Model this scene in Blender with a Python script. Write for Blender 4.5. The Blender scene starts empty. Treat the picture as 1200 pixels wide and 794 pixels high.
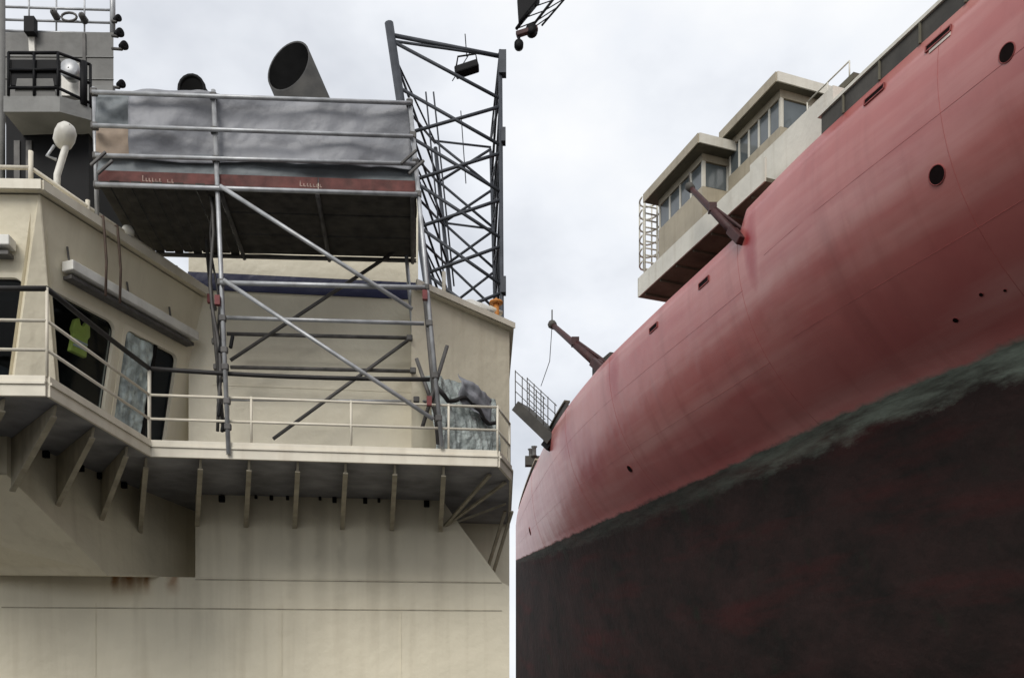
import bpy, bmesh, math, random
from mathutils import Vector as V, noise
from mathutils.bvhtree import BVHTree
random.seed(7)
R = math.radians
sc = bpy.context.scene
col = sc.collection
EYE = 1.7                       # the camera stands 1.7 m above the dock floor; heights below are measured from the eye
UP = V((0, 0, 1))

# ------------------------------------------------------------------ camera
F, HX, HY = 1100.0, 600.0, 850.0
cam_d = bpy.data.cameras.new('camera'); cam = bpy.data.objects.new('camera', cam_d); col.objects.link(cam)
cam.location = (0, 0, EYE); cam.rotation_euler = (R(90), 0, 0)
cam_d.sensor_width = 36; cam_d.lens = 36 * F / 1200; cam_d.shift_y = (HY - 397) / 1200
cam_d.clip_start = 0.1; cam_d.clip_end = 5000
sc.camera = cam

# ------------------------------------------------------------------ sky, sun, exposure
SUN_EL, SUN_AZ = 37, 198        # azimuth clockwise from +Y
w = bpy.data.worlds.new('World'); sc.world = w; w.use_nodes = True
nt = w.node_tree; nt.nodes.clear()
N = nt.nodes.new; K = nt.links.new
sky = N('ShaderNodeTexSky'); sky.sky_type = 'NISHITA'; sky.sun_disc = False
sky.sun_elevation = R(SUN_EL); sky.sun_rotation = R(SUN_AZ)
bg1 = N('ShaderNodeBackground'); bg1.inputs[1].default_value = 0.09; K(sky.outputs[0], bg1.inputs[0])
tc = N('ShaderNodeTexCoord'); mp = N('ShaderNodeMapping'); mp.inputs['Scale'].default_value = (1.0, 1.0, 1.7)
mp.inputs['Location'].default_value = (0.35, 0.2, 0.0)
K(tc.outputs['Generated'], mp.inputs[0])
n1 = N('ShaderNodeTexNoise'); n1.inputs['Scale'].default_value = 2.6; n1.inputs['Detail'].default_value = 6; n1.inputs['Roughness'].default_value = 0.52
K(mp.outputs[0], n1.inputs['Vector'])
cr = N('ShaderNodeValToRGB')
e = cr.color_ramp.elements
e[0].position = 0.3; e[0].color = (0.46, 0.485, 0.535, 1)
e[1].position = 0.7; e[1].color = (0.86, 0.855, 0.84, 1)
m_ = e.new(0.5); m_.color = (0.71, 0.73, 0.765, 1)
K(n1.outputs['Fac'], cr.inputs[0])
bg2 = N('ShaderNodeBackground'); bg2.inputs[1].default_value = 1.0; K(cr.outputs[0], bg2.inputs[0])
mx = N('ShaderNodeMixShader'); mx.inputs[0].default_value = 0.93
K(bg1.outputs[0], mx.inputs[1]); K(bg2.outputs[0], mx.inputs[2])
wo = N('ShaderNodeOutputWorld'); K(mx.outputs[0], wo.inputs[0])
sun_d = bpy.data.lights.new('sun', 'SUN'); sun_d.energy = 1.5; sun_d.angle = R(28); sun_d.color = (1.0, 0.965, 0.91)
sun = bpy.data.objects.new('sun', sun_d); col.objects.link(sun)
sd = V((math.sin(R(SUN_AZ)) * math.cos(R(SUN_EL)), math.cos(R(SUN_AZ)) * math.cos(R(SUN_EL)), math.sin(R(SUN_EL))))
sun.rotation_euler = (-sd).to_track_quat('-Z', 'Y').to_euler()
sc.view_settings.view_transform = 'Standard'; sc.view_settings.look = 'None'
sc.view_settings.exposure = 0.40; sc.view_settings.gamma = 1
sc.render.filter_size = 2.1

# ------------------------------------------------------------------ materials
M = {}
def new_mat(name):
    m = bpy.data.materials.new(name); m.use_nodes = True
    t = m.node_tree; b = t.nodes['Principled BSDF']; M[name] = m
    return m, t, b
def paint(name, c, rough=0.55, var=0.14, scale=1.6, streak=0.0, dirt=None, bump=0.06, metal=0.0, spec=0.4, bscale=5.0):
    """weathered paint: cloudy tone, vertical run-down streaks, faint unevenness"""
    m, t, b = new_mat(name); N = t.nodes.new; K = t.links.new
    tc = N('ShaderNodeNewGeometry')
    n1 = N('ShaderNodeTexNoise'); n1.inputs['Scale'].default_value = scale; n1.inputs['Detail'].default_value = 6
    K(tc.outputs['Position'], n1.inputs['Vector'])
    r = N('ShaderNodeMapRange'); r.inputs['From Min'].default_value = 0.3; r.inputs['From Max'].default_value = 0.7
    r.inputs['To Min'].default_value = 1 - var; r.inputs['To Max'].default_value = 1 + var * 0.6
    K(n1.outputs['Fac'], r.inputs['Value'])
    mixc = N('ShaderNodeMix'); mixc.data_type = 'RGBA'; mixc.blend_type = 'MULTIPLY'; mixc.inputs[0].default_value = 1
    mixc.inputs[6].default_value = (*c, 1); K(r.outputs[0], mixc.inputs[7])
    out = mixc.outputs[2]
    if streak:
        mp = N('ShaderNodeMapping'); mp.inputs['Scale'].default_value = (5.5, 5.5, 0.35); K(tc.outputs['Position'], mp.inputs[0])
        n2 = N('ShaderNodeTexNoise'); n2.inputs['Scale'].default_value = 1.0; n2.inputs['Detail'].default_value = 5; K(mp.outputs[0], n2.inputs['Vector'])
        r2 = N('ShaderNodeMapRange'); r2.inputs['From Min'].default_value = 0.5; r2.inputs['From Max'].default_value = 0.75
        r2.inputs['To Min'].default_value = 0; r2.inputs['To Max'].default_value = streak; K(n2.outputs['Fac'], r2.inputs['Value'])
        mx = N('ShaderNodeMix'); mx.data_type = 'RGBA'; K(r2.outputs[0], mx.inputs[0]); K(out, mx.inputs[6])
        mx.inputs[7].default_value = (*(dirt or (0.16, 0.12, 0.08)), 1); out = mx.outputs[2]
    K(out, b.inputs['Base Color'])
    b.inputs['Roughness'].default_value = rough; b.inputs['Metallic'].default_value = metal
    b.inputs['Specular IOR Level'].default_value = spec
    if bump:
        n3 = N('ShaderNodeTexNoise'); n3.inputs['Scale'].default_value = bscale; n3.inputs['Detail'].default_value = 3
        K(tc.outputs['Position'], n3.inputs['Vector'])
        bp = N('ShaderNodeBump'); bp.inputs['Strength'].default_value = 1; bp.inputs['Distance'].default_value = bump * 0.25
        K(n3.outputs['Fac'], bp.inputs['Height']); K(bp.outputs[0], b.inputs['Normal'])
    return m
BEIGE = (0.70, 0.64, 0.49)
paint('beige', BEIGE, 0.5, 0.10, 0.9, 0.22, (0.30, 0.24, 0.15))
paint('beige_clean', (0.70, 0.645, 0.505), 0.45, 0.08, 1.2, 0.10, (0.36, 0.30, 0.2))
paint('cream_trim', (0.68, 0.63, 0.52), 0.45, 0.10, 3.0, 0.25, (0.34, 0.26, 0.17), bump=0.02)
paint('white_box', (0.68, 0.67, 0.62), 0.5, 0.12, 4.0, 0.3, (0.3, 0.26, 0.2), bump=0.01)
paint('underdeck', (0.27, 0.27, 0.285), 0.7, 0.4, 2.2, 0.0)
paint('bracket', (0.40, 0.36, 0.27), 0.6, 0.25, 5.0, 0.4, (0.12, 0.08, 0.05), bump=0.01)
paint("navy", (0.007, 0.010, 0.048), 0.45, 0.2, 3.0)
paint('rust', (0.30, 0.13, 0.035), 0.85, 0.5, 14.0)
paint('galv', (0.42, 0.43, 0.44), 0.42, 0.3, 6.0, 0.3, (0.2, 0.17, 0.14), bump=0, metal=0.35)
paint('dark_tube', (0.10, 0.095, 0.09), 0.6, 0.4, 6.0, bump=0, metal=0.2)
paint('tower_steel', (0.050, 0.055, 0.065), 0.6, 0.3, 4.0, bump=0, metal=0.2)
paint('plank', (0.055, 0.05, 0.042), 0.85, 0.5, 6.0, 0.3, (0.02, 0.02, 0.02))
paint('toe_board', (0.125, 0.042, 0.036), 0.75, 0.45, 7.0, 0.4, (0.08, 0.05, 0.04))
paint('stencil', (0.34, 0.24, 0.20), 0.8, 0.5, 18.0, bump=0)
paint('tarp', (0.25, 0.255, 0.275), 0.5, 0.12, 1.3, 0.15, (0.15, 0.155, 0.17), bump=0.05, bscale=9)
paint('tarp_dark', (0.16, 0.18, 0.19), 0.55, 0.25, 2.0, 0.2, (0.08, 0.09, 0.1), bump=0.05, bscale=9)
paint('tan_board', (0.38, 0.30, 0.23), 0.8, 0.25, 4.0, 0.5, (0.25, 0.19, 0.15))
paint('black', (0.007, 0.007, 0.008), 0.6, 0.3, 4.0, bump=0, spec=0.15)
paint('soot', (0.008, 0.008, 0.008), 0.95, 0.3, 4.0, bump=0, spec=0.05)
paint('funnel_steel', (0.032, 0.030, 0.026), 0.65, 0.5, 4.0, 0.4, (0.03, 0.03, 0.03))
paint('mast_grey', (0.165, 0.162, 0.152), 0.65, 0.25, 2.5, 0.4, (0.09, 0.085, 0.08))
paint('mast_light', (0.21, 0.21, 0.20), 0.65, 0.2, 3.0, 0.3, (0.15, 0.14, 0.13))
paint('lamp_white', (0.66, 0.64, 0.58), 0.45, 0.12, 6.0, 0.2)
paint('hivis', (0.78, 0.90, 0.18), 0.7, 0.1, 10.0, bump=0)
paint('reflective', (0.85, 0.85, 0.8), 0.35, 0.05, 10.0, bump=0)
paint('foil', (0.36, 0.40, 0.38), 0.28, 0.4, 7.0, 0.6, (0.06, 0.075, 0.07), bump=0.2, bscale=11)
paint('reflection_sheet', (0.50, 0.57, 0.55), 0.25, 0.5, 7.0, 1.0, (0.03, 0.045, 0.05), bump=0.25, bscale=11)  # dark and pale streaks paint the reflection in the narrow bridge window
paint('orange', (0.55, 0.22, 0.05), 0.6, 0.2, 9.0, bump=0)
paint('red_tape', (0.16, 0.03, 0.03), 0.6, 0.2, 9.0, bump=0)
paint('cable', (0.02, 0.018, 0.017), 0.6, 0.3, 9.0, bump=0)
paint('brown_cable', (0.085, 0.055, 0.04), 0.7, 0.3, 9.0, bump=0)
paint('interior', (0.05, 0.055, 0.06), 0.8, 0.3, 2.0, bump=0)
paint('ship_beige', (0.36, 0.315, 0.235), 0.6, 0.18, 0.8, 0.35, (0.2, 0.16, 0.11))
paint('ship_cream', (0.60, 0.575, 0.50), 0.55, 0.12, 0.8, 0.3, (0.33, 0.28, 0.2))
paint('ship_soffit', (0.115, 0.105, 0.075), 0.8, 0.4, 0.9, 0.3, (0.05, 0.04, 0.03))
paint('ship_dark', (0.055, 0.05, 0.042), 0.7, 0.4, 1.2)
paint('davit_red', (0.045, 0.012, 0.011), 0.6, 0.4, 3.0)
paint('ship_deck', (0.10, 0.045, 0.035), 0.8, 0.3, 1.0)
paint('port_dark', (0.010, 0.006, 0.006), 0.9, 0.3, 4.0, bump=0, spec=0.05)
paint('port_rim', (0.24, 0.05, 0.045), 0.6, 0.3, 4.0, bump=0)
paint('scupper_pale', (0.55, 0.48, 0.43), 0.6, 0.3, 4.0, bump=0)
paint('concrete', (0.075, 0.072, 0.068), 0.85, 0.4, 0.35, bump=0.1)
paint('timber', (0.14, 0.10, 0.065), 0.85, 0.4, 3.0)

def streaked(src, name, avals, la, z0, z1, c=(0.25, 0.205, 0.13), wd=.10, k=.36):
    m = M[src].copy(); m.name = name; M[name] = m; t = m.node_tree; N = t.nodes.new; K = t.links.new; b = t.nodes['Principled BSDF']
    geo = N('ShaderNodeNewGeometry'); dt = N('ShaderNodeVectorMath'); dt.operation = 'DOT_PRODUCT'; K(geo.outputs['Position'], dt.inputs[0]); dt.inputs[1].default_value = la
    def mth(op, x, y):
        n = N('ShaderNodeMath'); n.operation = op
        for i, q in enumerate((x, y)):
            if isinstance(q, (int, float)): n.inputs[i].default_value = q
            else: K(q, n.inputs[i])
        return n.outputs[0]
    nz = N('ShaderNodeTexNoise'); nz.inputs['Scale'].default_value = 5; nz.inputs['Detail'].default_value = 5; K(geo.outputs['Position'], nz.inputs['Vector'])
    wob = mth('MULTIPLY', mth('SUBTRACT', nz.outputs['Fac'], .5), .14); tot = None
    for i, a in enumerate(avals):
        d = mth('ABSOLUTE', mth('ADD', mth('SUBTRACT', dt.outputs['Value'], a), wob), 0)
        mr = N('ShaderNodeMapRange'); mr.interpolation_type = 'SMOOTHSTEP'; K(d, mr.inputs['Value']); mr.inputs['From Min'].default_value = 0.01; mr.inputs['From Max'].default_value = wd * (1 + .3 * (i % 3))
        mr.inputs['To Min'].default_value = k * (1 - .2 * (i % 2)); mr.inputs['To Max'].default_value = 0
        tot = mr.outputs[0] if tot is None else mth('MAXIMUM', tot, mr.outputs[0])
    sp = N('ShaderNodeSeparateXYZ'); K(geo.outputs['Position'], sp.inputs[0])
    zr = N('ShaderNodeMapRange'); K(sp.outputs[2], zr.inputs['Value']); zr.inputs['From Min'].default_value = z0; zr.inputs['From Max'].default_value = z1
    fac = mth('MULTIPLY', mth('MULTIPLY', tot, zr.outputs[0]), mth('ADD', nz.outputs['Fac'], .35))
    mx = N('ShaderNodeMix'); mx.data_type = 'RGBA'; K(fac, mx.inputs[0])
    K(b.inputs['Base Color'].links[0].from_socket, mx.inputs[6]); mx.inputs[7].default_value = (*c, 1)
    K(mx.outputs[2], b.inputs['Base Color'])
def glass(name, tint, rough=0.04):
    m = bpy.data.materials.new(name); m.use_nodes = True; t = m.node_tree; t.nodes.clear(); M[name] = m
    N = t.nodes.new; K = t.links.new
    g = N('ShaderNodeBsdfGlossy'); g.inputs['Roughness'].default_value = rough; g.inputs['Color'].default_value = (0.9, 0.93, 0.95, 1)
    tr = N('ShaderNodeBsdfTransparent'); tr.inputs[0].default_value = (*tint, 1)
    fr = N('ShaderNodeFresnel'); fr.inputs[0].default_value = 1.22
    mx = N('ShaderNodeMixShader'); K(fr.outputs[0], mx.inputs[0]); K(tr.outputs[0], mx.inputs[1]); K(g.outputs[0], mx.inputs[2])
    o = N('ShaderNodeOutputMaterial'); K(mx.outputs[0], o.inputs[0])
glass('glass', (0.55, 0.6, 0.64))
paint('ship_window', (0.10, 0.115, 0.12), 0.12, 0.2, 2.0, bump=0, spec=0.6)

# ------------------------------------------------------------------ mesh helpers
ORG = {}
def tag(o, label=None, cat=None, group=None, kind=None):
    if label: o['label'] = label
    if cat: o['category'] = cat
    if group: o['group'] = group
    if kind: o['kind'] = kind
    return o
def place(o, p, parent):
    p = V(p); ORG[o.name] = p
    col.objects.link(o)
    if parent is not None:
        o.parent = parent; o.location = p - ORG[parent.name]
    else:
        o.location = p + V((0, 0, EYE))
    return o
def thing(name, p, label, cat, group=None, parent=None):
    o = bpy.data.objects.new(name, None); o.empty_display_size = 0.2
    place(o, p, parent)
    return tag(o, label, cat, group)
class MB:
    def __init__(s): s.v, s.f, s.sm = [], [], []
    def add(s, vs, fs, smooth=False):
        k = len(s.v); s.v += [V(p) for p in vs]
        for f in fs: s.f.append([i + k for i in f]); s.sm.append(smooth)
        return s
    def solid(s, pts, vec):
        """polygon extruded by vec"""
        pts = [V(p) for p in pts]; vec = V(vec); n = len(pts)
        fs = [list(range(n))[::-1], [i + n for i in range(n)]] + [[i, (i + 1) % n, (i + 1) % n + n, i + n] for i in range(n)]
        return s.add(pts + [p + vec for p in pts], fs)
    def bar(s, p, q, wx, wy, up=UP):
        """rectangular bar p->q"""
        p, q = V(p), V(q); d = (q - p).normalized(); a = d.cross(up)
        if a.length < 1e-4: a = d.cross(V((0, 1, 0)))
        a.normalize(); b = a.cross(d).normalized()
        c = [p - a * wx / 2 - b * wy / 2, p + a * wx / 2 - b * wy / 2, p + a * wx / 2 + b * wy / 2, p - a * wx / 2 + b * wy / 2]
        return s.solid(c, q - p)
    def tube(s, pts, r, n=10, r2=None, cap=True):
        pts = [V(p) for p in pts]; rings = []; d0 = (pts[1] - pts[0]).normalized()
        a = d0.cross(UP); a = d0.cross(V((0, 1, 0))) if a.length < 0.05 else a; a.normalize()
        m = len(pts); vs = []
        for i, p in enumerate(pts):
            d = ((pts[min(i + 1, m - 1)] - pts[max(i - 1, 0)])).normalized()
            a = (a - d * a.dot(d)).normalized(); b = d.cross(a)
            rr = r if r2 is None else r + (r2 - r) * i / (m - 1)
            vs += [p + (a * math.cos(2 * math.pi * k / n) + b * math.sin(2 * math.pi * k / n)) * rr for k in range(n)]
        fs = [[i * n + k, i * n + (k + 1) % n, (i + 1) * n + (k + 1) % n, (i + 1) * n + k] for i in range(m - 1) for k in range(n)]
        s.add(vs, fs, True)
        if cap:
            k0 = len(s.v) - len(vs)
            s.f.append([k0 + k for k in range(n)][::-1]); s.sm.append(False)
            s.f.append([k0 + (m - 1) * n + k for k in range(n)]); s.sm.append(False)
        return s
    def lathe(s, p, ax, prof, n=20):
        """prof: (distance along ax, radius)"""
        p, ax = V(p), V(ax).normalized(); a = ax.cross(V((0.3, 0.2, 0.9))).normalized(); b = ax.cross(a)
        vs = [p + ax * t + (a * math.cos(2 * math.pi * k / n) + b * math.sin(2 * math.pi * k / n)) * r for t, r in prof for k in range(n)]
        fs = [[i * n + k, i * n + (k + 1) % n, (i + 1) * n + (k + 1) % n, (i + 1) * n + k] for i in range(len(prof) - 1) for k in range(n)]
        return s.add(vs, fs, True)
    def build(s, name, mat, parent=None, bevel=0.0, **kw):
        c = V((0, 0, 0))
        for p in s.v: c += p
        c /= len(s.v)
        me = bpy.data.meshes.new(name); me.from_pydata([p - c for p in s.v], [], s.f)
        bm = bmesh.new(); bm.from_mesh(me); bmesh.ops.recalc_face_normals(bm, faces=bm.faces); bm.to_mesh(me); bm.free()
        me.polygons.foreach_set('use_smooth', s.sm); me.update()
        me.materials.append(M[mat])
        o = bpy.data.objects.new(name, me); place(o, c, parent)
        if bevel:
            bv = o.modifiers.new('bevel', 'BEVEL'); bv.width = bevel; bv.segments = 2; bv.limit_method = 'ANGLE'
        tag(o, **kw)
        return o
def ray(px, py): return V(((px - HX) / F, 1, (HY - py) / F))
def at(px, py, Y): return ray(px, py) * Y
TH = R(6); LA = V((math.cos(TH), math.sin(TH), 0)); LB = V((-math.sin(TH), math.cos(TH), 0))     # beige ship: along its front, and into it
def L(px, py, b): r = ray(px, py); return r * (b / r.dot(LB))
def Zp(px, py, z): r = ray(px, py); return r * (z / r.z)
def Lx(px, b, z):                    # on the upright plane b, at height z, in the column px
    r = ray(px, 0); p = r * (b / r.dot(LB)); return V((p.x, p.y, z))
def hit(px, py, p0, n): r = ray(px, py); return r * (V(p0).dot(n) / r.dot(n))

# ------------------------------------------------------------------ dock floor
g = MB().add([(-900, -900, -EYE), (900, -900, -EYE), (900, 900, -EYE), (-900, 900, -EYE)], [[0, 1, 2, 3]]).build('ground', 'concrete', kind='structure')

# ------------------------------------------------------------------ RED SHIP: hull
DV = V((-400, 1100, 0)).normalized(); NV = V((1100, 400, 0)).normalized()       # along the ship (away), and into the ship
def S(s, n, h): return DV * s + NV * n + UP * h
def interp(tab, x):
    if x <= tab[0][0]: return tab[0][1]
    if x >= tab[-1][0]: return tab[-1][1]
    for i in range(len(tab) - 1):
        x0, y0 = tab[i]; x1, y1 = tab[i + 1]
        if x0 <= x <= x1:
            def sl(j):
                j0, j1 = max(j - 1, 0), min(j + 1, len(tab) - 1)
                return (tab[j1][1] - tab[j0][1]) / (tab[j1][0] - tab[j0][0])
            d = x1 - x0; t = (x - x0) / d
            return ((2 * t**3 - 3 * t * t + 1) * y0 + (t**3 - 2 * t * t + t) * d * sl(i) + (3 * t * t - 2 * t**3) * y1 + (t**3 - t * t) * d * sl(i + 1))
NC = 24.3
def hdf(s):                                  # raised bulwark plating aft of the bridge, lower deck edge forward of it
    t = min(1, max(0, (s - 24.25) / 0.25)); return 15.6 - 0.6 * t
DECK = [(-16, 16.2), (5, 16.1), (15, 16.0), (21, 16.0), (25, 16.25), (31, 16.5), (36, 16.85), (42.6, 17.85), (50, 19.6), (56, 21.2), (62, 22.95), (66, NC)]
WATER = [(-16, 19.6), (15, 19.5), (22, 19.35), (27, 19.25), (33, 19.2), (43.5, 19.7), (52, 21.0), (59, 22.5), (66, NC)]
WPX = [(600, 658), (607, 655), (700, 613), (800, 570), (900, 525), (1000, 479), (1100, 438), (1200, 398), (1300, 356)]
def section(s):
    """from the deck edge down to the keel: (n, h, v) with v = girth above the paint line"""
    nd, nw = interp(DECK, s), interp(WATER, s)
    p = S(s, nw, 0)
    px = HX + F * p.x / p.y if p.y > 1 else 1e4
    if px >= 1240:                           # level paint line alongside and behind the camera
        t = (1240 - HX) / F; y = nw / (NV.x * t + NV.y); hw = (HY - interp(WPX, 1240)) / F * y
    else: hw = (HY - interp(WPX, px)) / F * p.y
    out = []
    for i in range(17):
        k = (1 - i / 16) * (hdf(s) - hw) / (15.6 - hw)
        gk = 1 - (1 - k) ** 2.8
        tum = 0.16 * max(0, (k - 0.72) / 0.28) ** 2
        out.append((nw + (nd - nw) * gk + tum * min(1, (66 - s) / 10), hw + (15.6 - hw) * k, k * (15.6 - hw)))
    a = V((nw, hw)); d = V((NC + 0.0, -1.0))
    b = a + V((0.62, -1.0)) * 3.2 * min(1, (NC - nw) / 5.5 + 0.05); c = V((NC - (NC - nw) * 0.55, -0.9))
    for i in range(1, 15):
        t = i / 14; q = a * (1 - t)**3 + b * 3 * t * (1 - t)**2 + c * 3 * t * t * (1 - t) + d * t**3
        out.append((min(q.x, NC), q.y, -t * 11))
    return out
red = thing('red_ship', S(25, NC, -1.0), 'large red ship with dark fouled bottom standing in the dry dock', 'ship')
ss = [-16 + i * 0.7 for i in range(100)] + [54 + i * 0.4 for i in range(30)] + [66]
ss = sorted([s for s in ss if s <= 66] + [24.2, 24.26, 24.38, 24.49, 24.55])
vs, uv, fs = [], [], []
secs = [section(s) for s in ss]; nr = len(secs[0])
for s, se in zip(ss, secs):
    for n, h, v in se: vs.append(S(s, n, h)); uv.append((s, v))
half = len(vs)
for s, se in zip(ss, secs):
    for n, h, v in se: vs.append(S(s, 2 * NC - n, h)); uv.append((s, v))
for i in range(len(ss) - 1):
    for j in range(nr - 1):
        q = [i * nr + j, (i + 1) * nr + j, (i + 1) * nr + j + 1, i * nr + j + 1]
        fs.append(q); fs.append([half + k for k in q][::-1])
    fs.append([i * nr, half + i * nr, half + (i + 1) * nr, (i + 1) * nr])       # deck
fs.append([j for j in range(nr)] + [half + j for j in range(nr)][::-1])          # transom
me = bpy.data.meshes.new('hull'); me.from_pydata(vs, [], fs)
ul = me.uv_layers.new(name='UVMap')
for lp in me.loops: ul.data[lp.index].uv = uv[lp.vertex_index]
bm = bmesh.new(); bm.from_mesh(me); bmesh.ops.remove_doubles(bm, verts=bm.verts, dist=0.0005); bmesh.ops.recalc_face_normals(bm, faces=bm.faces)
for f in bm.faces: f.smooth = len(f.verts) <= 4 and abs(f.normal.z) < 0.97
HB = BVHTree.FromBMesh(bm); bm.to_mesh(me); bm.free()
hull = bpy.data.objects.new('hull', me); place(hull, (0, 0, 0), red)
def on_hull(px, py):
    loc, nor, i, d = HB.ray_cast(V((0, 0, 0)), ray(px, py).normalized())
    if nor.dot(ray(px, py)) > 0: nor = -nor
    return loc, nor

def hull_material():
    m, t, b = new_mat('hull_paint'); N = t.nodes.new; K = t.links.new
    uvn = N('ShaderNodeUVMap'); uvn.uv_map = 'UVMap'
    sep = N('ShaderNodeSeparateXYZ'); K(uvn.outputs[0], sep.inputs[0])
    geo = N('ShaderNodeNewGeometry')
    def noise_(vec, scale, detail=6, rough=0.55):
        n = N('ShaderNodeTexNoise'); n.inputs['Scale'].default_value = scale; n.inputs['Detail'].default_value = detail; n.inputs['Roughness'].default_value = rough
        K(vec, n.inputs['Vector']); return n.outputs['Fac']
    def rng(x, a, b_, c=0, d=1):
        n = N('ShaderNodeMapRange'); n.inputs['From Min'].default_value = a; n.inputs['From Max'].default_value = b_
        n.inputs['To Min'].default_value = c; n.inputs['To Max'].default_value = d; K(x, n.inputs['Value']); return n.outputs[0]
    def mix(fac, a, b_):
        n = N('ShaderNodeMix'); n.data_type = 'RGBA'
        K(fac, n.inputs[0])
        for s_, x in ((6, a), (7, b_)):
            if isinstance(x, tuple): n.inputs[s_].default_value = (*x, 1)
            else: K(x, n.inputs[s_])
        return n.outputs[2]
    def math_(op, a, b_):
        n = N('ShaderNodeMath'); n.operation = op
        for i, x in enumerate((a, b_)):
            if isinstance(x, (int, float)): n.inputs[i].default_value = x
            else: K(x, n.inputs[i])
        return n.outputs[0]
    U, VV = sep.outputs[0], sep.outputs[1]
    def mapped(sx, sy):
        mp = N('ShaderNodeMapping'); mp.inputs['Scale'].default_value = (sx, sy, 1); K(uvn.outputs[0], mp.inputs[0]); return mp.outputs[0]
    # red topside: chalky patches, roller lanes along the ship
    lanes = noise_(mapped(0.07, 0.9), 1.0, 5); cloud = noise_(mapped(0.22, 0.35), 1.0, 6); fine = noise_(mapped(1.2, 0.9), 1.0, 6, 0.65)
    redc = mix(rng(cloud, 0.35, 0.65), (0.345, 0.074, 0.068), (0.40, 0.118, 0.103))
    redc = mix(rng(lanes, 0.47, 0.66, 0, 0.7), redc, (0.48, 0.225, 0.20))
    redc = mix(rng(fine, 0.55, 0.8, 0, 0.35), redc, (0.24, 0.035, 0.03))
    runs = noise_(mapped(0.9, 0.10), 1.0, 5, 0.6)
    redc = mix(rng(runs, 0.52, 0.74, 0, 0.45), redc, (0.23, 0.05, 0.042))
    # fresh red paint runs below the mooring arms
    for (u0, v0, su, sv, k) in STAINS:
        du = math_('DIVIDE', math_('SUBTRACT', U, u0), su); dv = math_('DIVIDE', math_('SUBTRACT', VV, v0), sv)
        d2 = math_('ADD', math_('MULTIPLY', du, du), math_('MULTIPLY', dv, dv))
        d2 = math_('ADD', d2, math_('MULTIPLY', math_('SUBTRACT', fine, 0.5), 1.4))
        redc = mix(rng(d2, 0.1, 1.0, k, 0), redc, (0.27, 0.006, 0.009))
    # fouled bottom
    f1 = noise_(mapped(0.35, 0.6), 1.0, 8, 0.7); f2 = noise_(mapped(0.12, 0.8), 1.0, 6, 0.6)
    bot = mix(rng(f1, 0.35, 0.68), (0.016, 0.0135, 0.012), (0.040, 0.023, 0.021))
    bot = mix(rng(f2, 0.52, 0.72, 0, 0.8), bot, (0.058, 0.017, 0.016))
    bot = mix(rng(noise_(mapped(0.5, 0.5), 1.3, 6), 0.6, 0.75, 0, 0.6), bot, (0.018, 0.028, 0.018))
    # weathered green band at the old waterline, wider towards the stern
    wv = math_('ADD', VV, math_('MULTIPLY', math_('SUBTRACT', noise_(mapped(0.5, 1.5), 1.0, 6, 0.7), 0.5), 1.3))
    band = rng(wv, -0.85, -0.5, 0, 1)
    band = math_('MULTIPLY', band, rng(U, 16, 33, 0.95, 0.16))
    band = math_('MULTIPLY', band, rng(noise_(mapped(0.3, 2.2), 1.3, 6, 0.7), 0.36, 0.6, 0.25, 1))
    bot = mix(band, bot, (0.23, 0.27, 0.22))
    edge = math_('ADD', VV, math_('MULTIPLY', math_('SUBTRACT', noise_(mapped(0.6, 1.2), 1.0, 5, 0.7), 0.5), 0.45))
    c = mix(rng(edge, -0.06, 0.06), bot, redc)
    K(c, b.inputs['Base Color'])
    K(rng(edge, -0.06, 0.06, 0.85, 0.31), b.inputs['Roughness'])
    K(rng(edge, -0.06, 0.06, 0.15, 0.9), b.inputs['Specular IOR Level'])
    # plating slightly dished between frames, scaly below
    h = math_('ADD', math_('MULTIPLY', noise_(mapped(0.55, 0.5), 1.0, 2), 0.055), math_('MULTIPLY', noise_(mapped(3, 3), 1.0, 4), rng(VV, -0.2, 0.2, 0.035, 0.004)))
    bp = N('ShaderNodeBump'); bp.inputs['Distance'].default_value = 1.0; bp.inputs['Strength'].default_value = 1.0
    K(h, bp.inputs['Height']); K(bp.outputs[0], b.inputs['Normal'])
    return m
def hull_uv(px, py):
    p, n_ = on_hull(px, py); s = p.dot(DV); se = section(s)
    for i in range(len(se) - 1):
        if se[i][1] >= p.z >= se[i + 1][1]: 
            t = (se[i][1] - p.z) / (se[i][1] - se[i + 1][1]); return s, se[i][2] + (se[i + 1][2] - se[i][2]) * t
    return s, 0
STAINS = []
for (px, py, su, sv, k) in ((879, 290, 0.4, 1.3, 0.9), (718, 438, 0.7, 1.1, 0.9), (664, 517, 1.7, 1.0, 1.0), (688, 535, 2.2, 1.4, 0.7)):
    a, b_ = hull_uv(px, py); STAINS.append((a, b_, su, sv, k))
hull.data.materials.append(hull_material())
paint('hull_weld', (0.37, 0.09, 0.08), 0.5, 0.3, 3.0, bump=0)

# weld seams standing proud of the plating
def hull_curve(pts, off=0.001):
    out = []
    for s, j in pts:
        se = section(s); n, h, v = se[j]; n2, h2, _ = se[min(j + 1, nr - 1)]
        tn = V((n2 - n, h2 - h)).normalized(); nn = V((tn.y, -tn.x))
        if nn.x > 0: nn = -nn
        out.append(S(s, n + nn.x * off, h + nn.y * off))
    return out
for j in (5, 11):
    MB().tube(hull_curve([(s, j) for s in ss[::2] if s < 24.2]), 0.005, 5).build('weld_seam', 'hull_weld', hull)
    MB().tube(hull_curve([(s, j) for s in ss[::2] if 24.52 < s < 62]), 0.005, 5).build('weld_seam', 'hull_weld', hull)
for s in (8.5, 16.4, 24.6, 34.5, 41.0, 52.0):
    MB().tube(hull_curve([(s, j) for j in range(0, 17)]), 0.005, 5).build('weld_seam', 'hull_weld', hull)

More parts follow.
